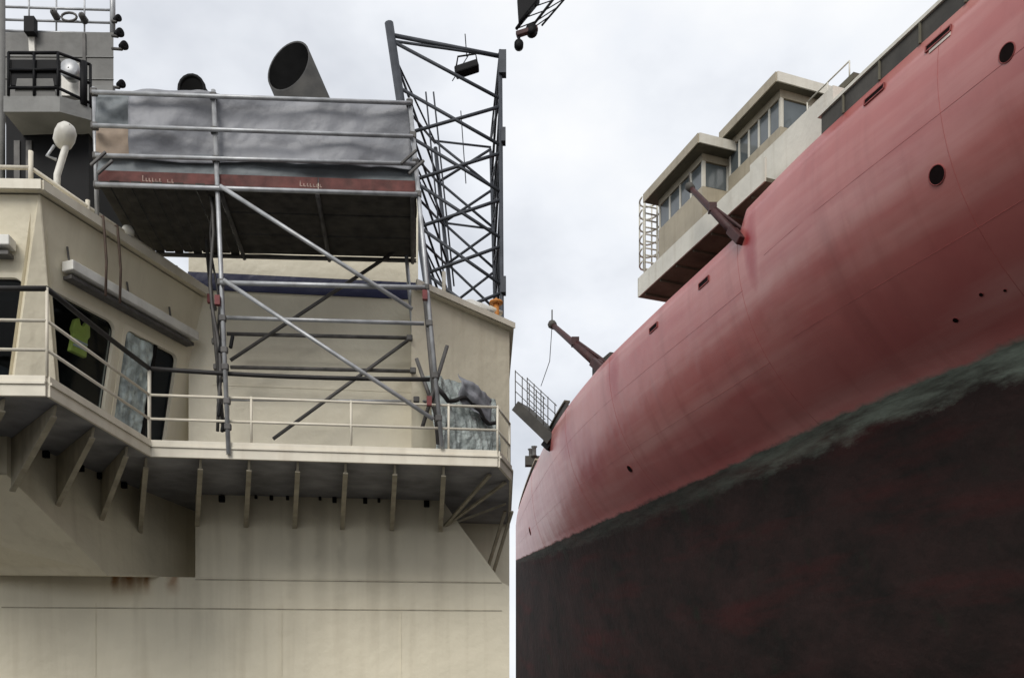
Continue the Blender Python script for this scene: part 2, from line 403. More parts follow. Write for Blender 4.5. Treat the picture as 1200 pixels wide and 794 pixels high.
# openings in the plating: hawse pipes, scuppers, small overflow holes
def port(px, py, r, name='porthole', stretch=1.0, rim='port_rim'):
    p, n = on_hull(px, py); t = DV - n * DV.dot(n); t.normalize(); u = n.cross(t); k = 22
    def ringp(rr, o): return [p + n * o + t * math.cos(2 * math.pi * i / k) * rr * stretch + u * math.sin(2 * math.pi * i / k) * rr for i in range(k)]
    o = MB(); a = [ringp(r * 1.1, -0.02), ringp(r * 1.1, 0.012), ringp(r, 0.018), ringp(r * 0.97, 0.008)]
    vs = sum(a, [])
    o.add(vs, [[i * k + j, i * k + (j + 1) % k, (i + 1) * k + (j + 1) % k, (i + 1) * k + j] for i in range(3) for j in range(k)], True)
    ob = o.build(name, rim, hull)
    MB().add(ringp(r * 0.985, 0.009), [list(range(k))]).build('opening', 'port_dark', ob)
def slot(px, py, ln, ht, pale=True):
    p, n = on_hull(px, py); t = DV - n * DV.dot(n); t.normalize(); u = n.cross(t).normalized()
    if u.z < 0: u = -u
    def q(a, b_, o): return p + t * a + u * b_ + n * o
    ob = MB().solid([q(-ln, -ht, 0.0), q(ln, -ht, 0.0), q(ln, ht, 0.0), q(-ln, ht, 0.0)], n * 0.02).build('freeing_port', 'port_dark', hull)
    fr = MB()
    for (a0, b0, a1, b1) in ((-ln, ht, ln, ht), (-ln, -ht, ln, -ht), (-ln, -ht, -ln, ht), (ln, -ht, ln, ht)):
        fr.bar(q(a0, b0, 0.02), q(a1, b1, 0.02), 0.03, 0.03, n)
    fr.build('frame', 'port_rim', ob)
    if pale: MB().solid([q(-ln, -ht * 2.4, 0.0), q(ln * 0.7, -ht * 2.4, 0.0), q(ln * 0.7, -ht * 1.2, 0.0), q(-ln, -ht * 1.2, 0.0)], n * 0.012).build('bare_patch', 'scupper_pale', ob)
port(1180, 62, 0.17, stretch=1.1); port(1098, 205, 0.2, stretch=1.1)
slot(1100, 46, 0.36, 0.07); slot(1025, 111, 0.34, 0.07, False)
slot(825, 331, 0.32, 0.09, False); slot(766, 384, 0.32, 0.09, False)
for a in ((1120, 375, 0.075), (1150, 345, 0.055), (621, 622, 0.24), (738, 549, 0.16), (1178, 340, 0.04)): port(*a, name='overflow_hole')

# bulwark gap and cap rail along the deck edge
def rail_run(s0, s1, step, dn, h0, h1, th, mat, name, parent):
    m = MB(); k = int((s1 - s0) / step) + 1; prev = None
    pts = [s0 + (s1 - s0) * i / k for i in range(k + 1)]
    vs = []
    for s in pts:
        n = interp(DECK, s) + dn
        vs += [S(s, n, hdf(s) + h0), S(s, n + th, hdf(s) + h0), S(s, n + th, hdf(s) + h1), S(s, n, hdf(s) + h1)]
    fs = [[i * 4 + j, i * 4 + (j + 1) % 4, i * 4 + 4 + (j + 1) % 4, i * 4 + 4 + j] for i in range(k) for j in range(4)] + [[3, 2, 1, 0], [k * 4 + j for j in range(4)]]
    return m.add(vs, fs).build(name, mat, parent)
bul = rail_run(-14, 20.5, 0.8, 0.16, 0.0, 0.48, 0.12, 'ship_dark', 'bulwark', red)
rail_run(-14, 20.6, 0.8, 0.10, 0.482, 0.57, 0.26, 'ship_cream', 'cap_rail', bul)
for i in range(24):
    s = 19.6 - i * 1.3
    MB().bar(S(s, interp(DECK, s) + 0.13, hdf(s) + 0.002), S(s, interp(DECK, s) + 0.13, hdf(s) + 0.48), 0.05, 0.05).build('stanchion', 'ship_soffit', bul)
b2 = rail_run(41.5, 47.5, 0.6, 0.2, 0.0, 0.55, 0.15, 'ship_dark', 'bulwark', red)
rail_run(41.5, 47.6, 0.6, 0.12, 0.552, 0.64, 0.3, 'ship_soffit', 'cap_rail', b2)
b3 = rail_run(51, 63, 0.6, 0.2, 0.0, 0.5, 0.15, 'ship_dark', 'bulwark', red)
rail_run(51, 63, 0.6, 0.12, 0.502, 0.6, 0.3, 'ship_beige', 'cap_rail', b3)
bx = MB().solid([S(36.2, 17.6, 15), S(38.0, 17.6, 15), S(38.0, 18.6, 15), S(36.2, 18.6, 15)], UP * 0.95).build('locker', 'ship_dark', red, bevel=0.03)

# ------------------------------------------------------------------ RED SHIP: bridge
def sbox(s0, s1, n0, n1, h0, h1): 
    return MB().solid([S(s0, n0, h0), S(s1, n0, h0), S(s1, n1, h0), S(s0, n1, h0)], UP * (h1 - h0))
def strip(p0, p1, h0, h1, out, th): 
    return MB().solid([p0 + UP * h0, p1 + UP * h0, p1 + UP * h1, p0 + UP * h1], out * th)
house = thing('bridge_house', S(27, 20, 15), 'beige bridge house with window bands above the red hull', 'bridge house')
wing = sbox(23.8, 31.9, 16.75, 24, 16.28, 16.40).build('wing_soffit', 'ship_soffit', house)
strip(S(31.92, 16.70, 0), S(23.8, 16.70, 0), 16.285, 17.0, NV, 0.06).build('wing_bulwark', 'ship_cream', house)
strip(S(31.93, 16.70, 0), S(31.93, 24, 0), 16.285, 17.0, -DV, 0.06).build('wing_bulwark', 'ship_cream', house)
for i in range(7):
    s = 24.6 + i * 1.15
    MB().bar(S(s, 16.8, 16.24), S(s, 20, 16.24), 0.05, 0.08).build('beam', 'ship_soffit', wing)
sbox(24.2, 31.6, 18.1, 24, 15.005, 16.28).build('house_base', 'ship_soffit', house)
# wheelhouse wing: wall below and above the window band
def banded(s0, s1, n0, n1, h0, h1, hw0, hw1, nwin_s, nwin_n, nm):
    body = sbox(s0, s1, n0, n1, h0, hw0).build(nm, 'ship_beige', house)
    sbox(s0, s1, n0, n1, hw1, h1).build('wall_top', 'ship_beige', house)
    sbox(s0 + 0.12, s1 - 0.12, n0 + 0.12, n1 - 0.12, hw0, hw1).build('window_backing', 'interior', house)
    def win(a, b, out, cnt):
        d = (b - a) / cnt
        for i in range(cnt):
            p, q = a + d * (i + 0.07), a + d * (i + 0.93)
            MB().solid([p + UP * (hw0 + .04), q + UP * (hw0 + .04), q + UP * (hw1 - .04), p + UP * (hw1 - .04)], out * 0.02).build('window', 'ship_window', house)
        for i in range(cnt + 1):
            p = a + d * i
            MB().bar(p + UP * hw0, p + UP * hw1, 0.09, 0.09, out).build('mullion', 'ship_cream', house)
    win(S(s0 + .05, n0 + .06, 0), S(s1 - .05, n0 + .06, 0), -NV, nwin_s)
    win(S(s0 + .06, n0 + .1, 0), S(s0 + .06, n1 - .05, 0), -DV, nwin_n)
    return body
banded(28.7, 31.85, 17.55, 22.5, 16.9, 20.1, 18.95, 19.85, 4, 5, 'wheelhouse_wall')
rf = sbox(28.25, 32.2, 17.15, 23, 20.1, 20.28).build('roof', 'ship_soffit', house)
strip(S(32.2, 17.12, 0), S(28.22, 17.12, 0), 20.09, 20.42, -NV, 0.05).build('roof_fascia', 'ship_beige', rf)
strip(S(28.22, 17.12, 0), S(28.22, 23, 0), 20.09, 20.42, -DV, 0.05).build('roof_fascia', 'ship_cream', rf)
banded(25.6, 28.6, 18.55, 24, 16.9, 20.6, 19.4, 20.35, 5, 5, 'upper_wall')
rf = sbox(25.35, 28.6, 18.25, 24.3, 20.6, 20.74).build('roof', 'ship_soffit', house)
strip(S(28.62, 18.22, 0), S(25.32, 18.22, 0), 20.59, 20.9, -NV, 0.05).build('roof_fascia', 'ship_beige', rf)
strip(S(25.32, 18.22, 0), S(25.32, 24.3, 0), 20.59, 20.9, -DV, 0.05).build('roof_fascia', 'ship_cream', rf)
sbox(21.6, 25.6, 17.4, 24, 15.605, 17.9).build('side_wall', 'ship_cream', house)
sbox(23.3, 25.5, 19.6, 24, 17.92, 19.35).build('aft_house', 'ship_beige', house)
rf = sbox(22.9, 25.3, 19.2, 24, 19.35, 19.55).build('roof', 'ship_soffit', house)
for i in range(3):
    MB().tube([S(23.2 + i, 19.3, 19.55), S(23.2 + i, 19.3, 20.1)], 0.025, 6).build('rail_post', 'ship_cream', rf)
MB().tube([S(23.2, 19.3, 20.1), S(25.2, 19.3, 20.1)], 0.025, 6).build('rail', 'ship_cream', rf)
lad = thing('ladder', S(32.5, 17.5, 17), 'pale vertical ladder with safety hoops at the end of the wheelhouse', 'ladder')
for n in (17.3, 17.85): MB().tube([S(32.5, n, 17.0), S(32.5, n, 20.6)], 0.045, 6).build('stile', 'ship_cream', lad)
for i in range(13): MB().tube([S(32.5, 17.3, 17.2 + i * .27), S(32.5, 17.85, 17.2 + i * .27)], 0.03, 6).build('rung', 'ship_cream', lad)
for i in range(6):
    h = 18.0 + i * 0.5
    MB().tube([S(32.5 + 0.6 * math.sin(math.pi * k / 8), 17.57 - 0.38 * math.cos(math.pi * k / 8), h) for k in range(9)], 0.035, 6).build('hoop', 'ship_cream', lad)
for k in (2, 4, 6): MB().tube([S(32.5 + 0.6 * math.sin(math.pi * k / 8), 17.57 - 0.38 * math.cos(math.pi * k / 8), 18.0) , S(32.5 + 0.6 * math.sin(math.pi * k / 8), 17.57 - 0.38 * math.cos(math.pi * k / 8), 20.5)], 0.03, 6).build('cage_bar', 'ship_cream', lad)

# mooring arms at the deck edge
def hn(px, py, n): return hit(px, py, S(0, n, 0), NV)
def arm(pb, nb, pt, ntp, label, r):
    a, t = hn(*pb, nb), hn(*pt, ntp); d = (t - a)
    o = thing('mooring_arm', a, label, 'mooring arm', 'mooring arms at the deck edge of the red ship')
    MB().tube([a, a + d * 0.5, t], r, 8, r * 0.62).build('beam', 'davit_red', o)
    MB().bar(a - d * 0.06, a + d * 0.14, r * 2.4, r * 1.8).build('foot', 'davit_red', o, bevel=0.03)
    MB().lathe(t - d.normalized() * 0.05, d, [(-.16, .01), (-.14, r * .9), (.1, r * 1.05), (.18, r * .7), (.2, .01)], 8).build('head', 'ship_dark', o)
    q = a + d * 0.52
    MB().bar(q - UP * .05, q + UP * (r * 1.5), r * 1.7, r * 1.7).build('bracket', 'davit_red', o)
    MB().tube([a + NV * 0.5 + UP * 0.12, q + UP * r], r * 0.45, 6).build('strut', 'davit_red', o)
    MB().tube([t, t + UP * r * 3.4], r * 0.16, 5).build('pin', 'ship_dark', o)
    return a, t, o
arm((866, 279), 16.2, (808, 219), 15.9, 'dark red mooring arm sticking out beneath the bridge house', 0.14)
a, t, o = arm((706, 432), 17.3, (647, 380), 16.7, 'dark red mooring arm on open deck edge with a thin line hanging', 0.2)
MB().tube([t, t - UP * 1.6 + DV * .3, hn(634, 452, 17.2)], 0.018, 5).build('line', 'cable', o)
gw = thing('gangway', hn(650, 516, 18.75), 'dark gangway stub with wire railings at the far end of the red hull', 'gangway')
a, t = hn(652, 518, 18.7), hn(611, 479, 17.4); d = t - a; sd_ = d.normalized().cross(UP).normalized()
MB().bar(a, t, 1.3, 0.55).build('truss', 'ship_dark', gw)
MB().bar(a - d * .04, a + d * .12, 1.0, 1.1).build('pivot', 'black', gw)
for sgn in (-1, 1):
    for h in (0.75, 1.3, 1.8): MB().tube([a + d * .15 + sd_ * .6 * sgn + UP * h, t + sd_ * .6 * sgn + UP * h], 0.022, 5).build('rail', 'ship_dark', gw)
    for k in range(5): q = a + d * (.2 + .2 * k) + sd_ * .6 * sgn; MB().tube([q, q + UP * 1.85], 0.028, 5).build('post', 'ship_dark', gw)
ck = thing('chock', hn(622, 536, 20.6), 'small dark roller chock on the deck edge beside the gangway', 'chock')
q = hn(624, 536, 20.6)
MB().bar(q - UP * .5, q + UP * .05, 0.9, 0.5).build('base', 'ship_dark', ck)
for k in (-1, 1): MB().lathe(q + DV * .28 * k, UP, [(0, .01), (0, .2), (.12, .13), (.5, .13), (.6, .2), (.62, .01)], 10).build('roller', 'dark_tube', ck)

# keel blocks under the hull
for i in range(20):
    s = -10 + i * 4.0
    if s > 60: break
    MB().solid([S(s, NC - .8, -EYE), S(s + 1, NC - .8, -EYE), S(s + 1, NC + .8, -EYE), S(s, NC + .8, -EYE)], UP * 0.71).build('keel_block', 'timber', label='timber keel block under the red ship on the dock floor', cat='block', group='keel blocks under the red ship')

# ------------------------------------------------------------------ BEIGE SHIP: superstructure
ship = thing('superstructure', L(300, 850, 17), 'beige ship superstructure with walkway deck and raked bridge windows', 'superstructure')
ZD0, ZD1, ZR = 3.50, 3.68, 6.5                # deck underside, deck top, bridge roof
BE, BW = 12.6, 14.62                          # walkway edge plane, wall plane
# plan of the walkway edge
e_l = Zp(-160, 460, ZD0); e_c = Zp(55, 463, ZD0); e_m = Lx(175, BE, ZD0); e_r = Lx(583, BE, ZD0)
e_x = V((e_r.x + 0.16, e_r.y + 0.7, ZD0)); e_b = e_x + V((-0.04, 3.2, 0))
e_l = V((e_c.x - 3.0, e_c.y - 0.10, ZD0))
back_l = V((e_l.x, 19, ZD0)); back_r = V((e_b.x, 19, ZD0))
def shift(p, z): return V((p.x, p.y, z))
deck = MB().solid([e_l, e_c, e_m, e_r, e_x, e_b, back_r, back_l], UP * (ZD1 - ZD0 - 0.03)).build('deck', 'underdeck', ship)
def kerb(p, q, nm='deck_edge'):
    d = (q - p).normalized(); out = V((d.y, -d.x, 0))
    o = MB().solid([p + out * .0 - d * .0 - UP * .02, q - UP * .02, q + UP * .2, p + UP * .2], out * 0.035).build(nm, 'cream_trim', ship, bevel=0.006)
    MB().solid([p + UP * .105, q + UP * .105, q + UP * .13, p + UP * .13], out * 0.055).build('bead', 'cream_trim', o)
for p, q in ((e_l, e_c), (e_c, e_m), (e_m, e_r), (e_r, e_x), (e_x, e_b)): kerb(p, q)

BPX = (233, 290, 347, 403, 461, 518)
streaked('beige', 'beige_streaked', [Lx(px - 2, BW, 0).dot(LA) for px in BPX] + [Lx(px, BW, 0).dot(LA) for px in (160, 437, 376)], LA, EYE + 1.0, EYE + 3.0)
# lower wall (below the walkway): plain slab, its top centre block and the recess at the left
zt = L(230, 676, BW).z
streaked('beige_streaked', 'beige_rusted', [Lx(px, BW, 0).dot(LA) for px in (136, 145, 152, 163, 171, 203)], LA, EYE + zt - .30, EYE + zt + .02, (0.26, 0.115, 0.03), .085, 1.25)
wl = [Lx(-120, BW, -EYE), Lx(597, BW, -EYE), Lx(597, BW, zt - .06), Lx(588, BW, zt), Lx(-120, BW, zt)]
low = MB().solid(wl, LB * 4.0).build('lower_wall', 'beige_rusted', ship)
c0 = Lx(229, BW, zt + .004)
MB().solid([Lx(229, BW, zt + .002), Lx(588, BW, zt + .002), L(537, 612, BW), Lx(519, BW, ZD0), Lx(229, BW, ZD0)], LB * 3.0).build('block_wall', 'beige_streaked', ship)
for py in (678.5, 711):
    p, q = L(2 if py > 700 else 229, py, BW), L(588, py + 4, BW)
    MB().bar(p - LB * .002, q - LB * .002, 0.014, 0.016).build('weld_seam', 'bracket', low)
for px in (112, 330, 470):
    MB().bar(Lx(px, BW, -EYE) - LB * .002, Lx(px, BW, zt - .4) - LB * .002, 0.012, 0.012, LB).build('weld_seam', 'beige', low)
# outward-leaning wing: facet wall under the chamfer and its sloping soffit
fa = at(8, 556, 11.35); fb = at(126, 674, 13.1); fc = at(240, 676, 15.6)
ta = Zp(-6, 505, ZD0); 
ft = V((fa.x, fa.y, ZD0)); ftc = V((fc.x, fc.y, ZD0))
MB().solid([fa, fb, V((fc.x, fc.y, zt + .2)), ftc, ft], V((-.12, .02, 0))).build('facet_wall', 'beige', ship)
fl = V((fa.x - 3.5, fa.y + 0.1, fa.z))
MB().solid([fl, fa, ft, V((fl.x, fl.y, ZD0))], V((0, .12, 0))).build('facet_wall', 'beige', ship)
sb = Lx(189, BW + .05, zt + .0); sl = Lx(-120, BW + .05, zt - .02)
MB().solid([fa, fb, sb, sl, fl], UP * 0.03).build('soffit', 'beige', ship)
# recess behind the right-hand end
ra, rb = Lx(480, BW + 1.6, -EYE), Lx(597, BW + 1.6, -EYE)
MB().solid([ra, rb, V((rb.x, rb.y, ZD0)), V((ra.x, ra.y, ZD0))], LB * .1).build('recess_wall', 'beige', ship)

# brackets carrying the walkway
def gusset(p_edge, p_wall, drop, th=0.03, nm='bracket'):
    """triangular web from the walkway edge to the wall foot, with a flange along its sloping side"""
    a = V((p_edge.x, p_edge.y, ZD0 - .01)); b = V((p_wall.x, p_wall.y, ZD0 - .01)); c = b - UP * drop
    s_ = (b - a).cross(UP).normalized()
    a2 = a + (b - a) * 0.04 - UP * 0.10
    o = MB().solid([a - s_ * th / 2, b - s_ * th / 2, c - s_ * th / 2, a2 - s_ * th / 2], s_ * th).build(nm, 'bracket', ship)
    MB().bar(a2 - UP * .01, c - UP * .01, 0.065, 0.02, s_.cross(c - a2)).build('flange', 'bracket', o)
for i, px in enumerate((233, 290, 347, 403, 461, 518)):
    gusset(Lx(px + 2, BE + .05, 0), Lx(px - 2, BW, 0), 0.46)
def along(p, q, t): return p + (q - p) * t
fdir = fc - fa
for t, u in ((0.10, 0.02), (0.44, 0.20), (0.78, 0.40), (1.0, 0.60)):
    gusset(along(e_c, e_m, t) + V((-.06, .05, 0)), along(fa, fc, u), 0.62)
gusset(e_c + V((-.5, .08, 0)), fa + V((-.5, 0, 0)), 0.5); gusset(e_c + V((-1.4, .08, 0)), fa + V((-1.4, 0, 0)), 0.5)
cn = L(521, 616, BW)
for (px, py, Y) in ((574, 556, 13.2), (600, 565, 13.6), (605, 590, 15.0)):
    p = Zp(px, py, ZD0 - .03) if py < 600 else at(px, py, Y)
    p = p if p.x < e_x.x else V((e_x.x - .06, p.y, p.z))
    MB().bar(cn + LB * .02 + V((0, .02 * (px - 560) / 40, .0)), p, 0.05, 0.03).build('brace', 'bracket', ship)
for px in (600, 592):
    MB().bar(Lx(px - 25, BW + 1.55, ZD0 - 1.0), Lx(px, BW + .4, ZD0 - .05), 0.05, 0.03).build('brace', 'bracket', ship)
# small dark pipe hangers where underside meets wall
for px, kx in ((260, 1.4), (318, .8), (337, .7), (392, 1), (428, 1), (444, .7), (500, 1.4), (375, .6), (300, .6)):
    p = Lx(px, BW - .03, ZD0 - .05 * kx); MB().bar(p - UP * .03 * kx, p + UP * .05, 0.06 * kx, 0.06, LB).build('hanger', 'black', ship)
for t in (.05, .14, .21, .29, .38, .5): 
    q = along(fa, fc, t); p = V((q.x + .04, q.y, ZD0 - .05)); MB().bar(p - UP * .04, p + UP * .04, .07, .06).build('hanger', 'black', ship)

# casing wall with the navy band
zc1 = 8.5
cas = MB().solid([Lx(221, BW + .02, ZD1), Lx(490, BW + .02, ZD1), Lx(490, BW + .02, zc1), Lx(221, BW + .02, zc1)], LB * 4.2).build('casing', 'beige_clean', ship)
p0, p1 = L(221, 318, BW), L(490, 321, BW); zb0, zb1 = L(240, 339, BW).z, L(240, 319, BW).z
MB().solid([Lx(220, BW, zb0), Lx(490.6, BW, zb0), Lx(490.6, BW, zb1), Lx(220, BW, zb1)], LB * .03).build('navy_band', 'navy', cas)
for py in (296, 452):
    MB().bar(Lx(250, BW + .02, L(300, py, BW).z), Lx(489, BW + .02, L(300, py, BW).z), .014, .016).build('weld_seam', 'beige_clean', cas)

# bridge: raked walls with window openings
r_c = Zp(49, 221, ZR); r_e = Zp(246, 347, ZR)
cd = (r_e - r_c); cd.z = 0; clen = cd.length; cd.normalize(); cn_ = V((cd.y, -cd.x, 0))          # chamfer: along, outward
fd = V((-1, -0.03, 0)).normalized(); fn_ = V((-fd.y, fd.x, 0)); fn_ = V((0.03, -1, 0)).normalized()
k_r = 0.19
hgt = ZR - .02 - ZD1
def panel_wall(p0, ud, out, ulen, holes, mat, name, parent, u0=0.0):
    """raked wall hung from p0 (top), ud along, v = depth below the top; rectangular holes (u0,u1,v0,v1)"""
    dn = (-UP - out * k_r)
    us = sorted({u0, ulen, *[h for q in holes for h in q[:2]]}); vs_ = sorted({0, hgt, *[h for q in holes for h in q[2:]]})
    m = MB()
    P = lambda u, v, o=0: p0 + ud * u + dn * v - out * o
    for i in range(len(us) - 1):
        for j in range(len(vs_) - 1):
            cu, cv = (us[i] + us[i + 1]) / 2, (vs_[j] + vs_[j + 1]) / 2
            if any(h[0] < cu < h[1] and h[2] < cv < h[3] for h in holes): continue
            m.add([P(us[i], vs_[j]), P(us[i + 1], vs_[j]), P(us[i + 1], vs_[j + 1]), P(us[i], vs_[j + 1])], [[0, 1, 2, 3]])
            m.add([P(us[i], vs_[j], .1), P(us[i + 1], vs_[j], .1), P(us[i + 1], vs_[j + 1], .1), P(us[i], vs_[j + 1], .1)], [[3, 2, 1, 0]])
    for h in holes:
        c = [(h[0], h[2]), (h[1], h[2]), (h[1], h[3]), (h[0], h[3])]
        for a in range(4):
            q, r_ = c[a], c[(a + 1) % 4]; m.add([P(*q), P(*r_), P(*r_, .1), P(*q, .1)], [[0, 1, 2, 3]])
    o = m.build(name, mat, parent)
    return o, P
def window(P, h, parent, r=0.13, fw=0.05, glassm='glass'):
    """rounded frame filling the corners of a square opening, and a pane set back in it"""
    u0, u1, v0, v1 = h; inner, outer = [], []
    for (cu, cv, a0) in ((u0 + r, v0 + r, 180), (u1 - r, v0 + r, 270), (u1 - r, v1 - r, 0), (u0 + r, v1 - r, 90)):
        for i in range(7):
            a = R(a0 + 15 * i); inner.append((cu + r * math.cos(a) * .96, cv + r * math.sin(a) * .96))
            x, y = cu + r * 3 * math.cos(a), cv + r * 3 * math.sin(a)
            outer.append((min(max(x, u0 - fw), u1 + fw), min(max(y, v0 - fw), v1 + fw)))
    n = len(inner); vs_ = [P(*q, -.012) for q in outer] + [P(*q, -.012) for q in inner] + [P(*q, .05) for q in inner] + [P(*q, -.0) for q in outer]
    fs_ = []
    for i in range(n):
        j = (i + 1) % n
        fs_ += [[i, j, n + j, n + i], [n + i, n + j, 2 * n + j, 2 * n + i], [i, j, 3 * n + j, 3 * n + i]]
    fr = MB().add(vs_, fs_).build('window', 'beige_clean', parent)
    gk = MB(); gi = [((q[0] - (u0 + u1) / 2) * .965 + (u0 + u1) / 2, (q[1] - (v0 + v1) / 2) * .975 + (v0 + v1) / 2) for q in inner]
    gk.add([P(*q, .048) for q in inner] + [P(*q, .044) for q in gi], [[i, (i + 1) % n, n + (i + 1) % n, n + i] for i in range(n)]).build('gasket', 'black', fr)
    MB().add([P(*q, .052) for q in inner], [list(range(n))]).build('pane', glassm, fr)
    return fr
def uvw(px, py, p0, ud, out):
    nrm = ud.cross(-UP - out * k_r); q = hit(px, py, p0, nrm) - p0; v = -q.z; q2 = q - (-UP - out * k_r) * v; return q2.dot(ud), v
pc = r_c - cn_ * .10 + cd * .05 - UP * .02
uA, vA = uvw(53, 328, pc, cd, cn_); uB, vB = uvw(136, 378, pc, cd, cn_); uC, vC = uvw(147, 392, pc, cd, cn_); uD, vD = uvw(206, 428, pc, cd, cn_)
vt = (vA + vB + vC) / 3
H1 = (uA, uB, vt, hgt - .25); H2 = (uC, uD, vt, hgt - .12)
cw, PC = panel_wall(pc, cd, cn_, clen + 1.2, [H1, H2], 'beige', 'bridge_wall', ship)
w1 = window(PC, H1, cw); w2 = window(PC, H2, cw, r=.09)
uE = (H2[0] * .42 + H2[1] * .58)
MB().bar(PC(uE, H2[2], .03), PC(uE, H2[3], .03), .05, .05, cn_).build('mullion', 'black', w2)
MB().add([PC(uE, H2[2] + .02, .07), PC(H2[1], H2[2] + .02, .07), PC(H2[1], H2[3], .07), PC(uE, H2[3], .07)], [[0, 1, 2, 3]]).build('dark_panel', 'interior', w2)
pf = r_c - fn_ * .10 - cd * .0 - UP * .02 - V((.06, 0, 0))
uF, vF = uvw(27, 315, pf, -fd, fn_)
H0 = (uF - 1.25, uF, vt - .05, hgt - .3)
fw_, PF = panel_wall(pf, -fd, fn_, 0.0, [H0], 'beige', 'bridge_wall', ship, u0=-3.2)
window(PF, H0, fw_)
# corner plate closing the two raked walls
A0, A1 = pc, pc + (-UP - cn_ * k_r) * hgt; B0, B1 = pf, pf + (-UP - fn_ * k_r) * hgt
MB().add([A0, A1, B1, B0, A0 + V((-.1, .1, 0)), A1 + V((-.1, .1, 0)), B1 + V((-.1, .1, 0)), B0 + V((-.1, .1, 0))], [[0, 1, 2, 3], [7, 6, 5, 4], [0, 4, 5, 1], [3, 2, 6, 7]]).build('corner_plate', 'beige', ship)
# lining of the wheelhouse
ia = V((pc.x - 2.6, pc.y + .5, ZD1)); ib = V((pc.x - 2.2, BW + 1.5, ZD1))
MB().solid([ia, ib, ib + UP * (hgt - .05), ia + UP * (hgt - .05)], V((-.05, 0, 0))).build('inner_lining', 'interior', ship)
lw = V((pc.x - 3.3, pc.y + .2, ZD1))
MB().solid([lw, lw + V((0, 4, 0)), lw + V((0, 4, hgt)), lw + V((0, 0, hgt))], V((-.1, 0, 0))).build('side_wall', 'beige', ship)
yb = BW - .35
MB().solid([V((lw.x, yb, ZD1)), V((r_e.x - .95, yb, ZD1)), V((r_e.x - .4, yb, ZR - .03)), V((lw.x, yb, ZR - .03))], V((0, .05, 0))).build('inner_lining', 'interior', ship)
MB().solid([V((lw.x, pc.y + .3, ZR - .05)), V((pc.x - .25, pc.y + .3, ZR - .05)), V((r_e.x - .4, yb, ZR - .05)), V((lw.x, yb, ZR - .05))], UP * .03).build('ceiling_lining', 'interior', ship)
# console in front of the glass
MB().solid([PC(.1, hgt - .9, .5), PC(2.2, hgt - .9, .5), PC(2.2, hgt - .8, 1.0), PC(.1, hgt - .8, 1.0)], -UP * .6).build('console', 'interior', ship)
# bridge roof with raised edge
rl = V((r_c.x - 3.4, r_c.y - .1, ZR)); rb_ = Lx(221, BW + 3.8, ZR)
r_e2 = r_e + cd * 0.25
roof = MB().solid([rl, r_c, r_e2, Lx(224, BW + .6, ZR), rb_, V((rl.x, rb_.y, ZR))], UP * .09).build('roof', 'beige', ship)
for p, q, o_ in ((rl, r_c, V((.03, -1, 0))), (r_c, r_e2, cn_)):
    MB().solid([p - UP * .015, q - UP * .015, q + UP * .1, p + UP * .1], o_ * .03).build('roof_edge', 'cream_trim', roof)
# sun shade boxes above the windows
q0, v_ = uvw(72, 301, pc, cd, cn_); q1, v2_ = uvw(220, 396, pc, cd, cn_)
vs1 = (v_ + v2_) / 2
def shade(P, u0, u1, v, parent):
    o = MB().solid([P(u0, v, -.015), P(u1, v, -.015), P(u1, v, -.2), P(u0, v, -.2)], -UP * .125).build('sun_shade', 'white_box', parent, bevel=.012)
    MB().solid([P(u0 + .04, v + .165, -.03), P(u1 - .04, v + .165, -.03), P(u1 - .04, v + .165, -.17), P(u0 + .04, v + .165, -.17)], -UP * .045).build('roller', 'dark_tube', o)
    for k in (0.02, .45, .8):
        u = u0 + (u1 - u0) * k; MB().bar(P(u, v - .03, -.08), P(u, v - .2, -.02), .02, .02).build('lug', 'dark_tube', o)
    return o
shade(PC, q0, min(q1, clen + .1), vs1, cw)
u_s, v_s = uvw(20, 284, pf, -fd, fn_); shade(PF, u_s - 1.6, u_s, v_s, fw_)

# right-hand block: slanting roof line
k0, k1 = Zp(503, 347, ZR), Zp(597, 388, ZR); kd = (k1 - k0).normalized(); kn = V((kd.y, -kd.x, 0))
k0 = k0 - kd * .35
k2 = V((k1.x - .02, k1.y + 2.6, ZR)); k3 = V((k0.x + .0, k1.y + 2.6, ZR))
blk = MB().solid([shift(k0, ZD1), shift(k1, ZD1), shift(k2, ZD1), shift(k3, ZD1)], UP * (ZR - ZD1)).build('end_block', 'beige', ship)
MB().solid([k0 + kn * .10, k1 + kn * .10, k2 , k3], UP * .09).build('roof_edge', 'beige_clean', blk)
MB().solid([k0 + kn * .11 + UP * .01, k1 + kn * .11 + UP * .01, k1 + kn * .11 + UP * .1, k0 + kn * .11 + UP * .1], kn * .025).build('roof_trim', 'cream_trim', blk)

# ------------------------------------------------------------------ railing on the walkway
rail = thing('guard_railing', e_m + UP * .2, 'cream pipe guard railing with dark top cable along the walkway edge', 'railing')
def up(p, z): return V((p.x, p.y, z))
ins = 0.03
pl = [along(e_l, e_c, 0.0), e_c, e_m, e_r, e_x, e_b]
heights = [(ZD1 + .30, .018, 'cream_trim', 'rail'), (ZD1 + .61, .018, 'cream_trim', 'rail'), (ZD1 + .95, .03, 'cable', 'top_cable')]
for z, r, mt, nm in heights:
    for i in range(len(pl) - 1):
        a, b_ = up(pl[i], z), up(pl[i + 1], z)
        if nm == 'top_cable' and i >= 3: continue
        if nm == 'top_cable' and i == 2:
            pts = [a + (b_ - a) * (k / 8) * .8 - UP * .035 * math.sin(math.pi * k / 8) for k in range(9)]
        elif nm == 'top_cable': pts = [a + (b_ - a) * (k / 4) - UP * .012 * math.sin(math.pi * k / 4) for k in range(5)]
        else: pts = [a, b_]
        MB().tube(pts, r, 8).build(nm, mt, rail)
